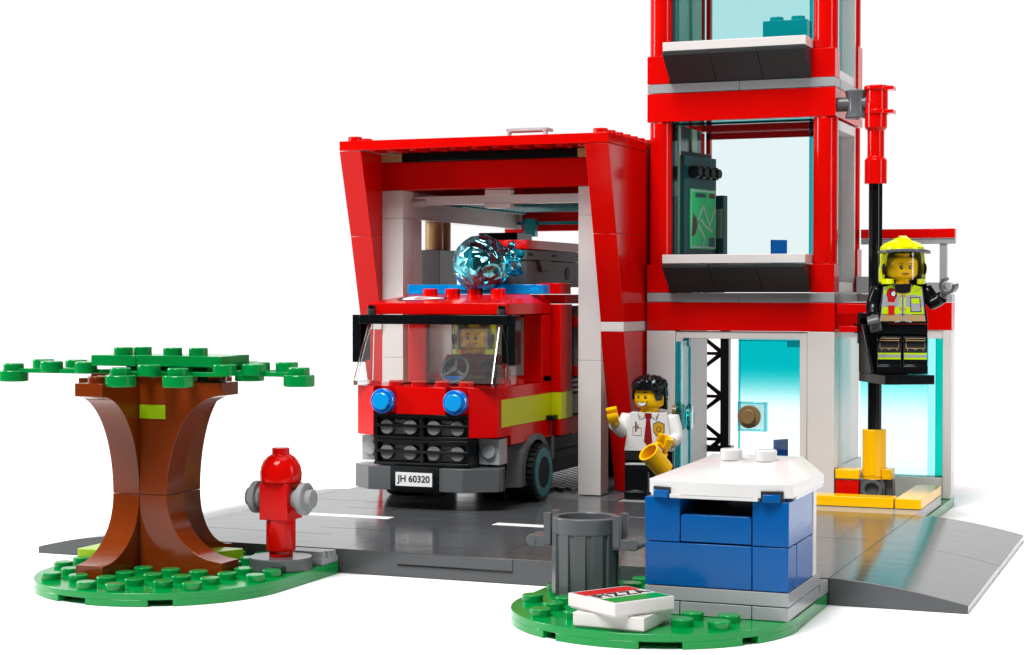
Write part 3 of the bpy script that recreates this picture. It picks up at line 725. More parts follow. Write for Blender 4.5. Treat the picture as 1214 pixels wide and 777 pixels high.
# ------------------------------------------------------------------ pole lift
px_, py_ = 13.65, 20.7
pl = thing('lift_pole', 'tall black lift pole with red top bracket and yellow base sleeve', 'pole', (px_, py_, .8))
b = MB()
for k in range(3):
    pass
b.lathe([(.27, 0), (.27, 15.4)], (px_, py_, 2.0), 'z', 24)
for a in (R(60), R(150), R(240), R(330)):
    b.M = Matrix.Translation((px_, py_, 0)) @ Matrix.Rotation(a, 4, 'Z'); b.box(.2, .29, -.08, .08, 3.4, 14)
b.M = Matrix.Identity(4)
b.build('shaft', BLACK, pl, bevel=0)
b = MB(); b.lathe([(.46, 0), (.46, .1), (.48, .12), (.48, 2.0), (.46, 2.03), (.3, 2.03)], (px_, py_, 1.62), 'z', 32); b.box(px_-.12, px_+.12, py_-.49, py_-.3, 1.8, 3.6); b.build('base_sleeve', YEL, pl, bevel=0.02)
b = MB(); b.box(12.15, 13.1, 20.25, 21.2, .82, 1.58); b.build('base_brick', RED, pl)
b = MB(); b.box(12.15, 13.12, 20.2, 21.2, 1.62, 2.0); b.build('base_plate', YEL, pl, bevel=0.025)
b = MB(); b.box(14.02, 14.4, 20.3, 21.2, 1.64, 2.05); b.build('base_plate', YEL, pl, bevel=0.025)
b = MB(); b.box(13.12, 14.12, 20.4, 21.2, .81, 1.6); b.box(14.14, 14.42, 20.6, 21.2, .81, 1.62)
b.lathe([(.44, 0), (.44, -.2), (.3, -.2), (.26, -.1), (.26, .0)], (13.62, 20.42, 1.2), 'y', 28)
b.build('connector_block', DGREY, pl)
b = MB(); b.lathe([(.45, 0), (.45, .98), (.34, 1.1), (.34, 2.15), (.45, 2.28), (.45, 3.3), (.43, 3.33)], (px_, py_, 13.62), 'z', 32)
for zz in (14.55, 16.0): b.lathe([(0.02, 0), (.2, .05), (.24, .2)], (px_-.05, py_-.36, zz), 'y', 14)
b.build('top_sleeve', RED, pl, bevel=0.01)
b = MB(); b.lathe([(.5, 0), (.5, .15), (.45, .17), (.45, .95), (.5, .98), (.52, 1.0), (.52, 1.12), (.48, 1.15)], (px_+.03, py_, 16.45), 'z', 32); b.box(px_, px_+.75, py_-.35, py_+.35, 16.45, 16.6); b.box(px_, px_+.75, py_-.35, py_+.35, 17.4, 17.55); b.build('top_bracket', RED, pl, bevel=0.015)
b = MB(); b.lathe([(.42, 0), (.46, .05), (.38, .3), (.38, .8), (.46, 1.1), (.42, 1.15)], (12.85, py_, 16.3), 'z', 28); b.cyl((12.1, py_, 16.9), .3, 1.2, 'x'); b.build('wall_joint', DGREY, pl, bevel=0.01)

pf = thing('lift_platform', 'black lift platform clipped to the tall pole', 'platform', (14.07, 20.1, 5.65), R(30))
b = MB(); b.box(-1, 1, -3.0, 0, 0, .36); b.build('deck', BLACK, pf, local=True, bevel=0.02)
b = MB(); b.box(-1, 1, -.22, .02, .36, 2.3); b.prism([(0, .36), (-1.5, .36), (-.3, 2.3), (0, 2.3)], 'x', -1.0, -.86); b.build('back_panel', BLACK, pf, local=True, bevel=0.02)
b = MB(); b.box(-.9, -.1, .02, .9, 1.9, 2.3); b.box(-.9, .3, .2, .5, 1.5, 2.6); b.build('clip', BLACK, pf, local=True, bevel=0.02)
b = MB(); b.box(12.25, 13.6, 20.0, 20.6, 8.35, 8.75); b.box(12.3, 13.2, 20.1, 20.6, 7.6, 7.85); b.stud(13.4, 19.9, 8.2, 1)
b.build('pole_bracket', [RED, BLACK], label='small red bracket holding the black pole to the tower', cat='bracket')

# ------------------------------------------------------------------ mini figures
def fig_body(b, skin, shirt, hips, legs, gloves, arms, head_rot, seated=False, shoes=None):
    """one continuous toy body; mats: indexes into the list"""
    # legs
    for s in (-1, 1):
        x0, x1 = sorted((s*.03, s*.97))
        if not seated:
            prof = [(-.52, 0), (-.52, .3), (-.38, .34), (-.36, 1.0)]+[(.42*math.cos(a)*-1, 1.2+.42*math.sin(a)) for a in [R(4+172*k/16) for k in range(17)]]+[(.4, .9), (.42, 0)]
            b.prism(prof, 'x', x0, x1, legs)
        else:
            prof = [(.4, .78), (-1.2, .78), (-1.2, 1.5), (-.9, 1.62), (.1, 1.62), (.4, 1.5)]
            b.prism(prof, 'x', x0, x1, legs)
    b.box(-.97, .97, -.36, .42, 1.55, 1.94, hips); b.box(-.12, .12, -.3, .3, 1.1, 1.6, hips)
    # torso
    b.hexa([(-.98, -.48, 1.96), (.98, -.48, 1.96), (.98, .48, 1.96), (-.98, .48, 1.96)], [(-.74, -.46, 3.52), (.74, -.46, 3.52), (.74, .46, 3.52), (-.74, .46, 3.52)], shirt)
    b.lathe([(.4, 0), (.4, .12)], (0, 0, 3.5), 'z', 24, skin)
    for s, sh, el, wr, hd, ax in arms:
        sh = Vector(sh); el = Vector(el); wr = Vector(wr); hd = Vector(hd)
        b.tube([sh+Vector((-s*.12, 0, .06)), sh+Vector((s*.08, 0, .03)), (sh*.5+el*.5)+Vector((s*.05, 0, 0)), el, (el*.5+wr*.5), wr], [.2, .33, .31, .29, .27, .25], 16, shirt)
        b.tube([wr, wr*.4+hd*.6], [.15, .17], 12, gloves)
        d = (hd-wr).normalized(); a3 = Vector(ax).normalized(); a3 = (a3-d*a3.dot(d)).normalized(); w = a3.cross(d)
        M = Matrix((( *w, 0), (*d, 0), (*a3, 0), (0, 0, 0, 1))).transposed(); M.translation = hd+d*.12
        old = b.M; b.M = old @ M
        b.arcband(.2, .33, -.22, .22, R(90+45), R(90+315), n=18, mat=gloves); b.M = old
    # head
    old = b.M; b.M = old @ Matrix.Translation((0, 0, 3.6)) @ Matrix.Rotation(head_rot, 4, 'Z')
    hp = [(.37, 0), (.37, .1), (.46, .13), (.56, .2), (.61, .33), (.62, .5), (.62, .7), (.6, .82), (.53, .92), (.4, .97), (.3, .98), (.3, 1.12)]
    b.lathe(hp, (0, 0, 0), 'z', 40, skin)
    b.M = old

def face(b, head_rot, kind):
    old = b.M; b.M = old @ Matrix.Translation((0, 0, 3.6)) @ Matrix.Rotation(head_rot, 4, 'Z')
    def F(off):
        return lambda u, v: ((.623+off)*math.sin(u/.62), -(.623+off)*math.cos(u/.62), v)
    F0, F1, F2 = F(0), F(.004), F(.008)
    INKI, WI, RI = 4, 5, 6
    for s in (-1, 1):
        b.ell(F0, s*.17, .56, .062, .078, INKI); b.ell(F1, s*.17+.02, .58, .022, .026, WI, 10)
    if kind == 'chief':
        for s in (-1, 1): b.line(F0, [(s*.17-.1, .70), (s*.17-.04, .745), (s*.17+.04, .745), (s*.17+.11, .71)], .03, INKI)
        n = 14; us = [-.24+.48*i/n for i in range(n+1)]
        b.strip(F0, [(u, .36-.19*max(0, (1-(u/.24)**2))**.6) for u in us], [(u, .375-.03*(1-(u/.24)**2)) for u in us], INKI)
        us = [u*.86 for u in us]
        b.strip(F1, [(u, .352-.155*max(0, (1-(u/.207)**2))**.6) for u in us], [(u, .352-.03*(1-(u/.207)**2)) for u in us], WI)
        b.line(F0, [(-.27, .40), (-.24, .36)], .02, INKI); b.line(F0, [(.27, .40), (.24, .36)], .02, INKI)
        b.line(F0, [(-.08, .12), (0, .105), (.08, .12)], .015, RI)
    elif kind == 'lady':
        for s in (-1, 1):
            b.line(F0, [(s*.28, .68), (s*.2, .72), (s*.07, .69)], .025, 7)
            b.line(F0, [(s*.25, .60), (s*.17, .645), (s*.1, .62)], .025, INKI)
        b.line(F0, [(-.15, .315), (-.05, .33), (.05, .33), (.15, .315)], .03, 7)
        b.line(F0, [(-.08, .26), (.08, .26)], .03, RI)
    else:
        b.line(F0, [(-.28, .70), (-.17, .74), (-.07, .71)], .03, INKI); b.line(F0, [(.07, .68), (.17, .69), (.28, .76)], .03, INKI)
        b.strip(F0, [(-.14, .32), (-.04, .27), (.08, .27), (.2, .36)], [(-.14, .34), (-.04, .34), (.08, .35), (.2, .40)], INKI)
        b.strip(F1, [(-.1, .32), (-.04, .29), (.08, .29), (.15, .34)], [(-.1, .33), (-.04, .33), (.08, .335), (.15, .36)], WI)
    b.M = old

def helmet(root, rz, crest=True, z=3.6):
    M = Matrix.Translation((0, 0, z+.0)) @ Matrix.Rotation(rz, 4, 'Z') @ Matrix.Diagonal((1.07, 1.1, 1.12, 1))
    b = MB(M)
    # shell : angle measured from -Y
    n = 56; rows = 9; v = []; f = []
    def low(t):   # lower rim height by angle from the front
        a = abs(t)
        if a < R(62): return 1.06
        if a < R(76): return 1.06-(a-R(62))/R(14)*1.08
        if a < R(95): return -.02
        return -.02+.05
    ths = [-PI+2*PI*i/n for i in range(n)]
    for j in range(rows+1):
        for t in ths:
            zl = low(t); s = j/rows
            zz = zl+(1.16-zl)*min(1, s*1.6) if s < .625 else 1.16+(1.47-1.16)*math.sin((s-.625)/.375*PI/2)
            rr = .80 if s < .625 else .80*math.cos((s-.625)/.375*PI/2*.92)
            if zl < .5 and s < .3: rr = .84
            v.append((rr*math.sin(t), -rr*math.cos(t)*1.04, zz))
    for j in range(rows):
        f += [(j*n+i, j*n+(i+1) % n, (j+1)*n+(i+1) % n, (j+1)*n+i) for i in range(n)]
    f.append(tuple(range(rows*n, rows*n+n)))
    nv = len(v)
    v2 = [(x*.86, y*.86, zz if j else zz) for j, (x, y, zz) in enumerate(v[:n*6])]
    v += v2
    for j in range(5):
        f += [(nv+j*n+i, nv+(j+1)*n+i, nv+(j+1)*n+(i+1) % n, nv+j*n+(i+1) % n) for i in range(n)]
    f += [(i, nv+i, nv+(i+1) % n, (i+1) % n) for i in range(n)]
    b.add(v, f, 0)
    # chin guards
    for s in (-1, 1):
        a0 = R(-90)+s*R(76); a1 = R(-90)+s*R(40)
        b.arcband(.66, .84, -.08, .1, a0, a1, n=8, mat=0)
    # crest ridge
    b.prism([(-.86, 1.12), (-.5, 1.52), (-.1, 1.62), (.5, 1.5), (.78, 1.1), (.2, 1.0)], 'x', -.13, .13, 0)
    b.hexa([(-.42, -.86, 1.1), (.42, -.86, 1.1), (.46, .3, 1.4), (-.46, .3, 1.4)], [(-.15, -.5, 1.52), (.15, -.5, 1.52), (.14, .3, 1.55), (-.14, .3, 1.55)], 0)
    h = b.build('helmet', NEON, root, local=True, bevel=0.01)
    b = MB(M)
    b.arcband(.72, 1.03, 0, 0, R(-90-74), R(-90+74), n=28, z0f=lambda a: .98+.09*(math.cos(a+PI/2)-.3), z1f=lambda a: 1.08+.09*(math.cos(a+PI/2)-.3))
    b.build('brim', DGREY, h, local=True, bevel=0.015)
    b = MB(M); b.arcband(.76, .785, .08, 1.04, R(-90-66), R(-90+66), n=32); b.build('visor', P_VIS, h, local=True, bevel=0)
    for s in (-1, 1):
        b = MB(M); b.lathe([(.2, 0), (.2, s*.06), (.12, s*.09)], (s*.72, -.3, .45), 'x', 20)
        b.build('ear_disc', BLACK, h, local=True, bevel=0.01)

FIGM = lambda *first: list(first)
# --- chief
ch = thing('person', 'person in white shirt and red tie raising a hand and holding a yellow mug', 'person', (5.12, 17.35, .82), R(10))
CM = [SKIN, WSHIRT, BLACK, BLACK, INK, WINK, RINK, BRINK, DRINK, GOLDINK]
b = MB()
arms = [(-1, (-.85, 0, 3.2), (-1.12, -.35, 2.75), (-1.32, -.8, 3.05), (-1.36, -1.0, 3.35), (1, 0, .4)),
        (1, (.85, 0, 3.2), (1.12, -.25, 2.5), (.98, -.75, 2.35), (.8, -1.02, 2.4), (.35, -.25, 1))]
fig_body(b, 0, 1, 2, 3, 0, arms, R(-24)); face(b, R(-24), 'chief')
Y = -.487
Ft = lambda off: (lambda u, v: (u, Y-off+.013*(v-1.96)/1.56, v))
F0, F1, F2 = Ft(.004), Ft(.008), Ft(.012)
b.poly(F0, [(-.13, 3.5), (.13, 3.5), (.15, 3.38), (.08, 3.25), (-.08, 3.25), (-.15, 3.38)], 8)
b.poly(F0, [(-.08, 3.24), (.08, 3.24), (.17, 2.35), (0, 2.15), (-.17, 2.35)], 8)
for s in (-1, 1):
    b.line(F0, [(s*.42, 3.5), (s*.34, 3.22), (s*.14, 3.34)], .025, 4); b.ell(F0, s*.33, 3.36, .03, .03, 9, 10)
b.line(F0, [(-.62, 2.95), (-.62, 2.6), (-.28, 2.6), (-.28, 2.9), (-.62, 2.95)], .02, 4); b.line(F0, [(-.5, 3.15), (-.5, 2.75)], .06, 8); b.line(F0, [(-.42, 3.05), (-.42, 2.85)], .03, 4)
sh = [(.22, 3.05), (.42, 3.15), (.64, 3.05), (.64, 2.75), (.43, 2.5), (.24, 2.75)]
b.poly(F0, [(.43+(x-.43)*1.12, 2.85+(y-2.85)*1.12) for x, y in sh], 4); b.poly(F1, sh, 9); b.ell(F2, .43, 2.86, .1, .12, 4, 12); b.ell(Ft(.016), .43, 2.86, .075, .095, 9, 12)
b.line(F0, [(0, 2.15), (0, 1.98)], .012, 4)
b.build('body', CM, ch, local=True, bevel=0.02)
# hair
hM = Matrix.Translation((0, 0, 3.6)) @ Matrix.Rotation(R(-24), 4, 'Z')
b = MB(hM); n = 72; rows = 22; v = []; f = []
import mathutils
def hrim(t):
    a = abs(t)
    if a < R(42): return .83
    if a < R(50): return .83-(a-R(42))/R(8)*.25
    if a < R(78): return .42
    if a < R(95): return .62
    if a < R(115): return .25
    return .02
for j in range(rows+1):
    for i in range(n):
        t = -PI+2*PI*i/n; s = j/rows; zl = hrim(t)
        if s < .45: zz = zl+(1.0-zl)*s/.45; rr = .71+.02*s
        else:
            q = (s-.45)/.55*PI/2; zz = 1.0+.43*math.sin(q); rr = .73*math.cos(q*.97)
        p = Vector((rr*math.sin(t), -rr*math.cos(t)*1.05+.02, zz))
        if j > 2:
            nn = mathutils.noise.noise(p*5.2)*.5+mathutils.noise.noise(p*9+Vector((3, 1, 2)))*.5
            p += p.normalized()*(.11*nn) if True else p
        v.append(tuple(p))
for j in range(rows): f += [(j*n+i, j*n+(i+1) % n, (j+1)*n+(i+1) % n, (j+1)*n+i) for i in range(n)]
f.append(tuple(range(rows*n, rows*n+n)))
nv = len(v); v += [(x*.84, y*.84, z) for x, y, z in v[:n]]
f += [(i, nv+i, nv+(i+1) % n, (i+1) % n) for i in range(n)]
b.add(v, f); b.build('hair', BLACK, ch, local=True, bevel=0)
# mug
mg = thing('mug', 'yellow mug tilted in the hand of the person in white shirt', 'mug', (6.12, 16.1, 2.1), R(10))
mM = Matrix.Rotation(R(-22), 4, 'Y') @ Matrix.Rotation(R(22), 4, 'X')
mM = Matrix.Rotation(R(36), 4, 'X') @ Matrix.Rotation(R(-30), 4, 'Y') @ Matrix.Rotation(R(70), 4, 'Z')
b = MB(mM); b.lathe([(.36, 0), (.4, .02), (.42, .9), (.45, 1.12), (.43, 1.14), (.36, 1.12), (.35, .2), (.02, .18)], (0, 0, 0), 'z', 36); b.build('cup', YEL, mg, local=True, bevel=0)
b = MB(mM); b.tube([(.4, 0, .95), (.62, 0, .95), (.7, 0, .8), (.7, 0, .4), (.6, 0, .28), (.4, 0, .28)], .08, 10); b.build('handle', YEL, mg, local=True, bevel=0)

# --- firefighter on the lift
ff = thing('person', 'firefighter in yellow helmet and hi-vis vest standing on the lift platform', 'person', (15.05, 18.72, 6.03), R(13))
FM = [SKIN, BLACK, BLACK, FGREY, INK, WINK, RINK, BRINK, NEONINK, SILVINK, TANINK]
b = MB()
arms = [(-1, (-.85, 0, 3.2), (-1.12, -.1, 2.6), (-1.12, -.42, 2.25), (-1.1, -.62, 2.05), (1, -.2, .2)),
        (1, (.85, 0, 3.2), (1.2, -.2, 2.78), (1.5, -.5, 3.0), (1.68, -.62, 3.35), (.4, .8, .1))]
fig_body(b, 0, 1, 2, 1, 3, arms, R(10)); face(b, R(10), 'lady')
b.poly(F0, [(-.86, 2.05), (.86, 2.05), (.7, 3.4), (.42, 3.48), (.2, 3.2), (-.2, 3.2), (-.42, 3.48), (-.7, 3.4)], 8)
b.poly(F1, [(-.82, 2.62), (-.12, 2.62), (-.12, 3.05), (-.5, 3.2), (-.72, 3.1)], 9); b.poly(F1, [(.82, 2.62), (.12, 2.62), (.12, 3.05), (.35, 3.1), (.72, 3.05)], 9)
b.poly(F1, [(-.06, 2.3), (.06, 2.3), (.06, 3.1), (-.06, 3.1)], 9); b.line(F2, [(0, 2.1), (0, 3.15)], .02, 4)
b.poly(F1, [(-.26, 3.15), (.26, 3.15), (.36, 3.5), (-.36, 3.5)], 4); b.line(F2, [(-.34, 3.5), (-.3, 3.2), (0, 3.1), (.3, 3.2), (.34, 3.5)], .03, 10); b.line(F2, [(-.7, 3.35), (-.45, 3.2)], .03, 10); b.line(F2, [(.7, 3.35), (.45, 3.2)], .03, 10)
for zz in (3.0, 2.5): b.poly(F2, [(-.12, zz), (.12, zz), (.12, zz+.08), (-.12, zz+.08)], 10)
b.poly(F2, [(.3, 2.42), (.72, 2.42), (.66, 3.0), (.28, 3.0)], 4); b.poly(Ft(.016), [(.33, 2.45), (.69, 2.45), (.63, 2.97), (.31, 2.97)], 9); b.poly(Ft(.02), [(.35, 2.75), (.65, 2.75), (.63, 2.95), (.33, 2.95)], 8)
b.poly(F1, [(-.88, 2.05), (.88, 2.05), (.84, 2.32), (-.84, 2.32)], 10); b.line(F2, [(-.88, 2.05), (.88, 2.05)], .02, 4); b.line(F2, [(-.84, 2.33), (.84, 2.33)], .02, 4)
b.line(Ft(.016), [(-.3, 2.32), (-.1, 2.3), (.02, 2.18), (-.1, 2.06), (-.3, 2.04)], .05, 9); b.line(Ft(.016), [(.35, 2.32), (.12, 2.3), (.12, 2.06), (.35, 2.04)], .05, 9)
b.line(F2, [(-.85, 2.05), (-.72, 3.4)], .03, 9); b.line(F2, [(.85, 2.05), (.72, 3.4)], .03, 9)
b.ell(Ft(.016), -.42, 3.12, .2, .24, 4); b.ell(Ft(.02), -.42, 3.12, .18, .22, 6); b.ell(Ft(.024), -.36, 3.14, .11, .13, 4, 14); b.ell(Ft(.028), -.36, 3.14, .08, .1, 5, 14)
b.poly(Ft(.016), [(-.55, 2.3), (-.32, 2.3), (-.3, 2.95), (-.58, 2.95)], 6); b.poly(Ft(.02), [(-.62, 2.68), (-.26, 2.68), (-.26, 2.8), (-.62, 2.8)], 9)
# leg prints
for s in (-1, 1):
    Fl = lambda off: (lambda u, v: (s*.5+u, -.372-off, v))
    b.poly(Fl(.012), [(-.44, .56), (.44, .56), (.44, .82), (-.44, .82)], 8); b.poly(Fl(.016), [(-.44, .64), (.44, .64), (.44, .75), (-.44, .75)], 9)
    for q in ([(-.36, 1.0), (.36, 1.0), (.36, 1.38), (-.36, 1.38), (-.36, 1.0)], [(-.36, 1.3), (.36, 1.3)], [(-.3, 1.0), (-.3, .9)], [(.3, 1.0), (.3, .9)], [(-.1, 1.0), (0, .95), (.1, 1.0)]):
        b.line(lambda u, v: (s*.5+u, -.395-(.03 if 1.05 < v < 1.4 else 0), v), q, .028, 10)
b.build('body', FM, ff, local=True, bevel=0.02)
helmet(ff, R(10))
b = MB(); b.box(-.8, .8, .1, .95, 2.2, 3.6); b.hexa([(-.95, -.3, 3.5), (.95, -.3, 3.5), (.95, .5, 3.4), (-.95, .5, 3.4)], [(-.7, -.28, 3.66), (.7, -.28, 3.66), (.7, .5, 3.7), (-.7, .5, 3.7)])
b.build('breathing_pack', BLACK, ff, local=True)

# ------------------------------------------------------------------ fire truck
tk = thing('fire_truck', 'red fire truck with yellow side stripe and blue lights parked in the garage', 'fire truck', (-2, 18, .8))
def chamfer(yf, yc, x0=-5, x1=1, cut=1.0, yb=13):
    return [(x0, yb), (x0, yc), (x0+cut, yf), (x1-cut, yf), (x1, yc), (x1, yb)]
b = MB(); b.box(-4.6, .6, 12.5, 27, 1.6, 2.5); b.box(-5.0, .95, 17.2, 27, 2.2, 3.2); b.box(.6, 1.0, 17.3, 27, 2.55, 2.62, 0); b.build('chassis', BLACKM, tk)
# bumper
b = MB(); b.prism([(-5.06, 11.9), (-5.06, 11.0), (-4.1, 10.2), (-3.13, 10.2), (-3.13, 11.9)], 'z', 1.55, 2.45); b.prism([(-1.09, 11.9), (-1.09, 10.2), (-.1, 10.2), (1.08, 11.0), (1.08, 11.6), (.6, 12.4)], 'z', 1.55, 2.45); b.box(-3.1, -1.1, 10.7, 11.8, 1.56, 2.44)
bu = b.build('bumper', DGREY, tk, bevel=0.016)
b = MB(); b.box(-3.12, -1.1, 10.14, 10.7, 1.52, 2.5, 0); b.box(-3.0, -1.22, 10.1, 10.16, 1.62, 2.4, 0)
PF = lambda u, v: (u, 10.094, v)
b.poly(PF, [(-2.88, 1.74), (-1.33, 1.74), (-1.33, 2.27), (-2.88, 2.27)], 1)
b.text('JH 60320', .36, Matrix.Translation((-2.105, 10.088, 2.01)) @ Matrix.Rotation(R(90), 4, 'X'), 2, bold=.009, sx=1.0)
b.build('number_plate', [BLACK, WINK, INK], tk, bevel=0.01)
# grille
b = MB(); b.box(-4, 0, 10.9, 11.4, 2.5, 4.46, 0)
for z in (2.55, 3.02, 3.42, 3.56, 4.02, 4.4):
    b.box(-4, 0, 10.5, 10.75, z-.05, z+.07, 0)
for x in (-4, -2.05, -.12): b.box(x, x+.12 if x != -2.05 else x+.14, 10.56, 11, 2.5, 4.46, 0)
b.box(-3.97, -.03, 10.8, 10.9, 2.52, 4.44, 0)
for k in range(4):
    for z in (2.98, 3.96):
        b.lathe([(.29, 0), (.29, -.2), (.26, -.22)], (-3.5+k, 10.82, z), 'y', 22, 1)
for x in (-3.0, -1.0):
    for z in (2.98, 3.96): b.box(x-.24, x+.24, 10.76, 10.81, z-.28, z+.28, 1)
b.build('grille', [BLACK, GRILM], tk, bevel=0.01)
# corner lamps
for (pts) in ([(-5.0, 12.2), (-5.0, 11.08), (-4.05, 10.52), (-4.05, 12.2)], [(.05, 12.2), (.05, 10.52), (1.0, 11.08), (1.0, 12.2)]):
    b = MB(); b.prism(pts, 'z', 2.52, 3.58); hl = b.build('headlight', P_VIS, tk, bevel=0.0)
    cx = sum(p[0] for p in pts)/4; b = MB(); b.cyl((cx, 11.2, 3.06), .27, .5, 'y', 20); b.box(min(p[0] for p in pts)+.06, max(p[0] for p in pts)-.06, 11.35, 12.15, 2.56, 3.54); b.build('headlight_backing', LAMPW, hl, local=True, bevel=0)  # pale backing added inside so the clear headlight looks light
# red nose
b = MB()
b.prism([(-5, 12.4), (-5, 11.08), (-4.02, 10.5), (-4.02, 12.4)], 'z', 3.62, 5.54); b.prism([(.02, 12.4), (.02, 10.5), (1, 11.08), (1, 12.4)], 'z', 3.62, 5.54)
b.box(-3.05, -.95, 10.5, 11.2, 4.48, 5.54); b.box(-4, 0, 11.1, 12.4, 4.48, 5.54)
for side, (x0, x1) in enumerate(((-5, -4.2), (.2, 1))):
    b.box(x0, x1, 12.4, 16.87, 3.98, 5.54)
    b.box(x0, x1, 15.8, 16.87, 5.55, 8.3); b.box(x0, x1, 12.4, 16.87, 3.25, 3.975)
b.box(-5, 1, 16.0, 16.87, 5.54, 5.8); b.box(-5, -4.2, 16, 16.87, 5.5, 8.3); b.box(-3.1, -2.2, 16.2, 16.87, 5.5, 8.3, 0)
for x in (-3.5, -2.5, -1.5, -.5): b.stud(x, 11.5, 5.54)
b.stud(.5, 13.3, 5.54); b.stud(.5, 14.2, 5.54)
b.build('cab', RED, tk, bevel=0.018)
for x in (-4.95, .985):
    b = MB(); b.box(x if x > 0 else x-.065, x+.02 if x > 0 else x-.045, 11.42, 16.86, 3.99, 5.06)
    b.build('side_stripe', NEONST, tk, bevel=0)
b = MB(); b.box(-2.2, .2, 16.1, 16.8, 3.4, 8.2); b.box(-2.6, -.2, 15.2, 16, 3.6, 4.4); b.box(-4.2, .3, 12.6, 16.8, 3.2, 3.4); b.build('cab_interior', LGREY, tk)
b = MB(); b.box(-1.75, -.95, 12.2, 12.5, 5.56, 5.9, 0); b.build('dashboard', BLUE, tk)
b = MB(); b.box(-4.3, -3.15, 16.15, 16.8, 5.55, 8.2); b.build('cab_window_white', BWHITE, tk)  # white block stands in for bright background through the cab's rear window
# lamps
for x in (-3.55, -.48):
    b = MB(); b.lathe([(.47, 0), (.49, -.03), (.49, -.26), (.46, -.3)], (x, 10.55, 4.98), 'y', 36, 0); b.lathe([(.34, -.29), (.34, -.40), (.31, -.42)], (x, 10.55, 4.98), 'y', 28, 1)
    b.build('blue_lamp', [BLUELENS, BLUELENS2], tk, bevel=0.01)
# windscreen
b = MB()
bl = [(-4.95, 10.72, 5.68), (.95, 10.72, 5.68)]; tp = [(-4.78, 11.75, 8.0), (.86, 11.75, 8.0)]
b.add([bl[0], bl[1], tp[1], tp[0]], [(0, 1, 2, 3)], 0)
b.add([bl[1], (.97, 12.3, 5.68), (.92, 12.3, 8.0), tp[1]], [(0, 1, 2, 3)], 0); b.add([bl[0], (-4.97, 12.3, 5.68), (-4.9, 12.3, 8.0), tp[0]], [(0, 1, 2, 3)], 0)
ws = b.build('windscreen', P_WIND, tk, bevel=0)
b = MB()
b.tube([bl[0], tp[0]], .075, 8); b.tube([bl[1], tp[1]], .09, 8)
b.tube([(-4.97, 12.3, 5.7), (-4.9, 12.3, 8.0)], .05, 8); b.tube([(.97, 12.3, 5.7), (.92, 12.3, 7.0)], .05, 8)
b.box(-4.98, .98, 10.68, 10.82, 5.56, 5.72); b.box(.86, .98, 10.7, 12.4, 5.56, 5.7); b.box(-4.98, -4.86, 10.7, 12.4, 5.56, 5.7); b.box(.9, 1.0, 12.1, 13.0, 5.6, 6.3)
b.build('windscreen_edge', G_CLEAR, ws, local=True, bevel=0)
b = MB()
Mw = Matrix.Translation((-1.35, 12.35, 6.15)) @ Matrix.Rotation(R(62), 4, 'X')
b.M = Mw; b.arcband(.5, .62, -.06, .06, 0, 2*PI, n=36); 
for a in (90, 210, 330):
    b.M = Mw @ Matrix.Rotation(R(a), 4, 'Z'); b.box(.05, .55, -.06, .06, -.04, .04)
b.M = Mw; b.cyl((0, 0, -.1), .14, .2)
b.build('steering_wheel', DGREYM, tk, bevel=0)
# visor frame
b = MB(); b.box(-5.18, 1.18, 11.55, 12.0, 7.95, 8.32); b.box(-5.5, -5.16, 11.6, 12.2, 6.42, 8.32); b.box(1.16, 1.5, 11.6, 12.2, 6.4, 8.32); b.box(-5.16, -5.04, 11.9, 12.3, 6.5, 8.0); b.box(.88, 1.15, 11.7, 12.3, 6.45, 8.0)
b.box(-4.95, -4.65, 11.9, 12.3, 8.33, 8.7); b.box(.65, .95, 11.9, 12.3, 8.33, 8.7)
b.build('sun_visor', BLACK, tk, bevel=0.016)
# cab roof
b = MB()
z0, zr, zt = 8.34, 8.78, 9.12
y0 = 11.95
V = [(-5, y0, z0), (1, y0, z0), (1, 16.87, z0), (-5, 16.87, z0), (-5, y0, zr), (1, y0, zr), (1, 16.87, zr), (-5, 16.87, zr),
     (-4.0, y0+2.3, zt), (0.0, y0+2.3, zt), (.55, y0+3.2, zt), (.55, 16.87, zt), (-4.55, 16.87, zt), (-4.55, y0+3.2, zt)]
F = [(3,2,1,0), (0,1,5,4), (1,2,6,5), (2,3,7,6), (3,0,4,7), (4,5,9,8), (5,6,11,10), (5,10,9), (4,8,13), (7,4,13,12), (8,9,10,11,12,13), (6,7,12,11)]
b.add(V, F)
for x in (-3.5, -2.5, -1.5, -.5): b.stud(x, 14.75, zt, r=.31, h=.24)
# notches in the front rim
rf = b.build('cab_roof', RED, tk, bevel=0.018)
for x in (-4.8, .8):
    b = MB(); b.lathe([(.17, 0), (.17, .22), (.15, .24)], (x, y0-.05, 8.3), 'z', 16)
    b.build('roof_clip', DGREYM, tk, bevel=0)
b = MB()
slope = (zt-zr)/2.3
SF = lambda off: (lambda u, v: (u, v, zr+(v-y0)*slope+.006+off))
def blob(k, dx=0):
    return [(-3.9+dx+k*1.45*math.cos(t)*(1 if math.cos(t) > 0 else .35)+.3, y0+1.25+k*.5*math.sin(t)*(1-.45*math.cos(t))) for t in [2*PI*i/28 for i in range(28)]]
b.poly(SF(.0), [(min(x, -1.9), min(y, y0+2.2)) for x, y in blob(1.15)], 0); b.poly(SF(.004), [(x, min(y, y0+2.15)) for x, y in blob(.9, .1)], 1); b.poly(SF(.008), [(x, min(y, y0+2.1)) for x, y in blob(.35, .3)], 2)
b.build('roof_emblem', [INK, WINK, RINK], rf, local=True, bevel=0)
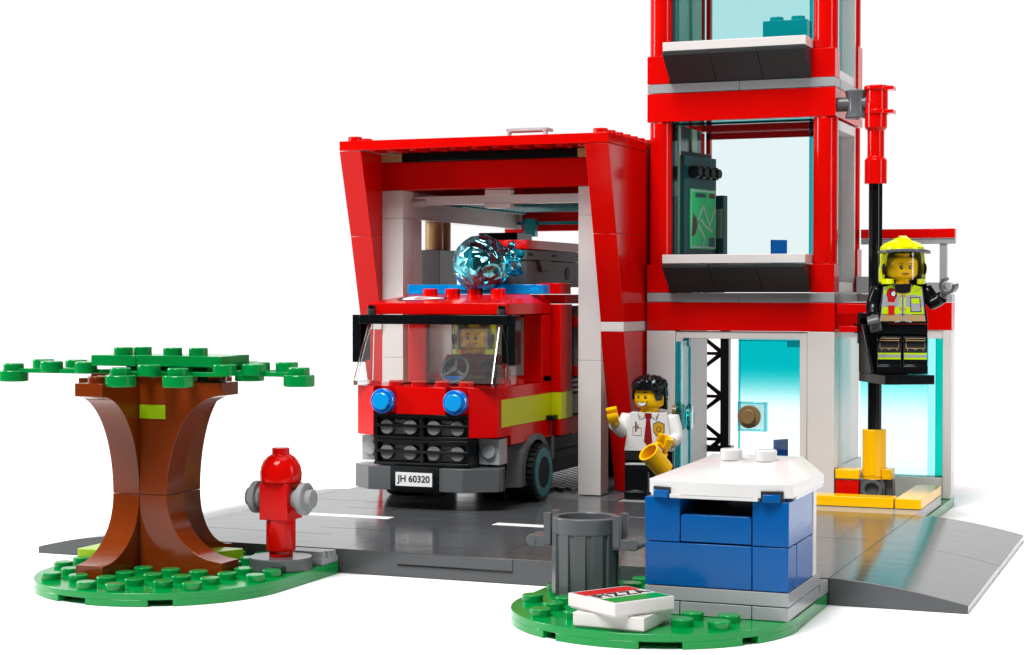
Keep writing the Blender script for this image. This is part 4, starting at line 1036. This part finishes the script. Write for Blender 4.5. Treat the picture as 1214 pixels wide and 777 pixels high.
# light bar
b = MB(); bricks_x(b, -5.0, 1.1, 15.7, 16.5, 9.13, 9.54, (-2,)); b.build('light_bar', [BARLENS], tk, bevel=0.03)
b = MB(); b.box(-3.1, -2.2, 15.66, 16.0, 9.3, 9.52); b.box(-2.0, -.9, 15.66, 16, 9.3, 9.52); b.box(-4.9, 1.0, 16.0, 16.2, 9.14, 9.3, 1); b.build('light_bar_lens', [BLUELENS2, WHITE], tk, bevel=0)
# mudguards and wheels
for side, xs in ((1, 1), (-1, -5)):
    for k, wy in enumerate((15.05, 25.0)):
        xo = xs+.1*side; xi = xs-.9*side
        a, c = sorted((xi, xo))
        out = [(wy-2.6, 1.5), (wy-2.15, 3.0), (wy-1.0, 3.75), (wy+.8, 3.75), (wy+1.75, 3.0), (wy+2.0, 1.5)]
        inn = [(wy+1.32, 1.5)]+[(wy+1.32*math.cos(t), 1.95+1.32*math.sin(t)) for t in [PI*i/18 for i in range(19)]]+[(wy-1.32, 1.5)]
        b = MB()
        # build as strip of quads between outer and inner
        def outat(t):
            # intersect ray at angle with outline (simple polar sampling)
            dx, dz = math.cos(t), math.sin(t); best = None
            pts = out
            for (y1, z1), (y2, z2) in zip(pts, pts[1:]):
                A, B = y2-y1, z2-z1; den = dx*B-dz*A
                if abs(den) < 1e-9: continue
                u = ((y1-wy)*B-(z1-1.95)*A)/den; w = ((y1-wy)*dz-(z1-1.95)*dx)/den
                if u > 0 and -1e-6 <= w <= 1.000001: best = (wy+u*dx, 1.95+u*dz)
            return best
        angs = [math.atan2(1.5-1.95, 1.32)]+[PI*i/24 for i in range(25)]+[PI-math.atan2(1.5-1.95, 1.32)]
        ks_ = []
        for t in angs:
            o_ = outat(t)
            if o_ is None: o_ = (out[-1] if math.cos(t) > 0 else out[0])
            ks_.append(((wy+1.32*math.cos(t), 1.95+1.32*math.sin(t)), o_))
        V = []; Fq = []
        for (iy, iz), (oy, oz) in ks_:
            inx = xo-.12*side
            V += [(xo, iy, iz), (xo, iy+(oy-iy)*.45, iz+(oz-iz)*.45), (xi, oy, oz), (xi, iy, iz)]
        for i in range(len(ks_)-1):
            Fq += [(i*4+j, i*4+(j+1) % 4, i*4+4+(j+1) % 4, i*4+4+j) for j in range(4)]
        Fq += [(0, 1, 2, 3), tuple(range(len(V)-4, len(V)))]
        b.add(V, Fq); b.build('mudguard', DGREY, tk, bevel=0.012)
        w0 = xs+.36*side; w1 = xs-1.0*side
        b = MB(); a, c = sorted((w0, w1))
        b.lathe([(.74, 0), (.78, 0), (1.08, .0), (1.12, .06), (1.12, c-a-.06), (1.08, c-a), (.7, c-a)], (a, wy, 1.95), 'x', 48, 0)
        for t in range(30):
            b.M = Matrix.Translation((a, wy, 1.95)) @ Matrix.Rotation(2*PI*t/30, 4, 'X'); b.box(.02, .55, 1.05, 1.17, -.07, .07, 0); b.box(.6, c-a-.02, 1.05, 1.17, .05, .19, 0)
        b.M = Matrix.Identity(4)
        sx = w0+.012*side
        b.lathe([(.62, 0), (.64, .02*side), (.97, .02*side), (.99, -.02*side)], (sx, wy, 1.95), 'x', 48, 1, cap=False)
        wh = b.build('wheel', [RUBBER, TYRESIDE], tk, bevel=0)
        b = MB(); s0 = w0-.2*side
        b.lathe([(.63, .22*side), (.6, .22*side), (.57, .02*side), (.25, -.05*side), (.22, .06*side)], (s0, wy, 1.95), 'x', 36, 0)
        b.build('rim', [BLACKM], wh, local=True, bevel=0)
b = MB(); b.box(.4, 1.02, 16.9, 17.25, 2.3, 3.9); b.build('step_bracket', DGREY, tk)
# rear body
b = MB(); b.box(-5.42, 1.42, 16.92, 18.3, 5.1, 8.72); b.box(-5.42, 1.42, 16.92, 18.3, 3.3, 3.95); b.box(-5.42, 1.42, 18.3, 27, 3.25, 3.98); b.box(-4.8, 0.9, 18.3, 27, 3.98, 8.6, 1); b.box(-5.4, 1.4, 17.5, 27, 8.74, 9.12)
b.box(.4, 1.4, 17.0, 18.2, 9.14, 9.6)
b.build('rear_body', [RED, BLACKM], tk)
b = MB(); b.box(-5.42, 1.43, 16.9, 18.32, 3.98, 5.08); b.build('rear_stripe', NEONST, tk, bevel=0)
b = MB(); b.box(1.0, 1.3, 16.3, 16.95, 3.97, 4.16); b.build('door_step', BLACK, tk)
b = MB(); b.cyl((1.15, 19.35, 5.6), .27, 3.0); b.build('hose_tube', LGREY, tk, bevel=0)
for (za, zb) in ((7.75, 8.2), (5.7, 6.1)):
    b = MB(); b.box(.9, 1.5, 18.7, 19.9, za, zb); b.build('hose_clip', RED, tk)
b = MB()
for k in range(7): b.box(.9, 1.1, 18.6, 21, 4.15+k*.21, 4.27+k*.21)
b.box(.85, 1.3, 18.6, 19.8, 4.1, 4.9); b.build('vent_panel', DGREY, tk, bevel=0.01)
# locker on the roof
b = MB(); b.box(-2.6, -.2, 17.1, 24.2, 9.45, 10.55, 0); b.box(-2.65, -.15, 17.05, 24.25, 10.57, 11.0, 0)
ex = -.148
PFx = lambda u, v: (ex, u, v)
b.prism([(18.4, 10.6), (19.9, 10.6), (19.55, 10.1), (18.75, 10.1)], 'x', -.2, -.1, 0)
b.box(-.16, -.12, 17.3, 17.8, 10.75, 10.85, 1); b.box(-.16, -.12, 20.2, 20.7, 10.75, 10.85, 1)
b.lathe([(.28, 0), (.28, .05)], (-.22, 22.2, 10.05), 'x', 16, 1)
b.build('locker', [LOCK, BLACKM], tk, bevel=0.02)
b = MB(); b.box(-2.7, -.12, 17.0, 24.3, 11.02, 11.4); b.build('locker_lid', RED, tk)
b = MB(); b.box(-3.3, -1.5, 19.4, 21.2, 11.42, 11.8); b.build('ladder_base', BLACK, tk)
b = MB(); b.cyl((-1.5, 15.8, 10.35), .5, 1.4, 'y', 20); b.box(-1.9, -1.1, 16.4, 17.2, 9.5, 10.7); b.build('water_cannon', DTEAL, tk, bevel=0)
# water ball
bm = MB(); c = Vector((-1.35, 15.0, 10.36)); n = 48; m = 30; v = []; f = []
ax = Vector((.62, .72, .12)).normalized(); u1 = ax.orthogonal().normalized(); u2 = ax.cross(u1)
for j in range(m+1):
    s = j/m
    for i in range(n):
        t = 2*PI*i/n
        if s < .78:
            ph = PI*s/.78*.8; rr = 1.17*math.sin(ph); h = -1.17*math.cos(ph)
        else:
            q = (s-.78)/.22; ph = PI*.8; rr = 1.17*math.sin(ph)*(1-.25*math.sin(q*PI))+.05*math.cos(t*6)*q; h = -1.17*math.cos(ph)+.55*q
        p = ax*h+u1*rr*math.cos(t)+u2*rr*math.sin(t)
        k = 1+.06*mathutils.noise.noise(p*2.4)*(1 if h > -.3 else .3)+(.07*math.sin(t*5)*max(0, h))
        v.append(tuple(c+p*k))
for j in range(m): f += [(j*n+i, j*n+(i+1) % n, (j+1)*n+(i+1) % n, (j+1)*n+i) for i in range(n)]
f += [tuple(range(n)), tuple(range(m*n, m*n+n))]
bm.add(v, f)
bm.build('water_splash', G_BALL, bevel=0, label='teal see-through water ball on the truck cannon', cat='water ball')

# --- driver
dv = thing('person', 'driver in yellow helmet and red jacket sitting behind the windscreen', 'person', (-1.2, 14.0, 3.22), R(14))
b = MB()
arms = [(-1, (-.85, 0, 3.2), (-1.1, -.4, 2.8), (-1.0, -.85, 2.85), (-.8, -1.1, 2.95), (1, 0, .3)),
        (1, (.85, 0, 3.2), (1.1, -.4, 2.8), (1.0, -.85, 2.85), (.8, -1.1, 2.95), (1, 0, .3))]
DM = [SKIN, DRINK, BLACK, BLACK, INK, WINK, RINK, BRINK, NEONINK, SILVINK]
fig_body(b, 0, 1, 2, 3, 3, arms, R(-3), seated=True); face(b, R(-3), 'driver')
b.line(F0, [(-.7, 2.6), (.7, 2.6)], .12, 8); b.line(F0, [(0, 2.0), (0, 3.4)], .02, 4); b.line(F0, [(-.5, 3.0), (.5, 3.0)], .02, 4)
b.build('body', DM, dv, local=True, bevel=0.02)
helmet(dv, R(-3))

# ------------------------------------------------------------------ camera
cam = bpy.data.cameras.new('camera'); co = bpy.data.objects.new('camera', cam); COL.objects.link(co)
f, yaw, pit, roll = 2091.4171, -0.3785, -0.0191, 0.0006
C = Vector((26.4535, -51.4902, 9.1519))
cy, sy = math.cos(yaw), math.sin(yaw)
r_ = Vector((cy, -sy, 0)); fw = Vector((sy*math.cos(pit), cy*math.cos(pit), math.sin(pit))); up = r_.cross(fw)
# roll
cr, sr = math.cos(roll), math.sin(roll)
rx = cr*r_+sr*up; ux = -sr*r_+cr*up
M = Matrix((( *rx, 0), (*ux, 0), (*(-fw), 0), (0, 0, 0, 1))).transposed(); M.translation = C
co.matrix_world = M
cam.sensor_fit = 'HORIZONTAL'; cam.sensor_width = 36; cam.lens = f/1214*36
cam.clip_start = 1; cam.clip_end = 3000
sc.camera = co

# ------------------------------------------------------------------ light
w = bpy.data.worlds.new('World'); sc.world = w; w.use_nodes = True
nt = w.node_tree; bg = nt.nodes['Background']
tcn = nt.nodes.new('ShaderNodeTexCoord')
dt = nt.nodes.new('ShaderNodeVectorMath'); dt.operation = 'DOT_PRODUCT'; dt.inputs[1].default_value = (-.37, .93, 0)
nt.links.new(tcn.outputs['Generated'], dt.inputs[0])
mr = nt.nodes.new('ShaderNodeMapRange'); mr.interpolation_type = 'SMOOTHSTEP'
mr.inputs['From Min'].default_value = .1; mr.inputs['From Max'].default_value = .8; mr.inputs['To Min'].default_value = .07; mr.inputs['To Max'].default_value = 1.03
nt.links.new(dt.outputs['Value'], mr.inputs['Value'])
nt.links.new(mr.outputs[0], bg.inputs['Strength'])
bg.inputs['Color'].default_value = (1, 1, 1, 1)

def area(name, loc, tgt, size, power, sy=None, col=(1, 1, 1)):
    l = bpy.data.lights.new(name, 'AREA'); l.energy = power; l.size = size; l.color = col
    if sy: l.shape = 'RECTANGLE'; l.size_y = sy
    o = bpy.data.objects.new(name, l); COL.objects.link(o); o.location = loc
    d = Vector(tgt)-Vector(loc); o.rotation_euler = d.to_track_quat('-Z', 'Y').to_euler(); return o
su = bpy.data.lights.new('key_light', 'SUN'); su.energy = 4.6; su.angle = R(28)
so = bpy.data.objects.new('key_light', su); COL.objects.link(so)
so.rotation_euler = Vector((.12, .66, -1.1)).to_track_quat('-Z', 'Y').to_euler()
area('left_softbox', (-58, -9, 27), (2, 14, 8), 13, 33000, 30)
area('right_softbox', (52, 4, 22), (10, 14, 8), 7, 6500, 26)
area('top_softbox', (0, 0, 48), (0, 5, 0), 34, 9000)

sc.view_settings.view_transform = 'Standard'; sc.view_settings.look = 'None'; sc.view_settings.exposure = 0
sc.render.engine = 'CYCLES'
cyc = sc.cycles
cyc.max_bounces = 14; cyc.transparent_max_bounces = 24; cyc.transmission_bounces = 12; cyc.glossy_bounces = 6; cyc.diffuse_bounces = 4
cyc.caustics_reflective = False; cyc.caustics_refractive = False
cyc.use_denoising = True
cyc.sample_clamp_indirect = 6
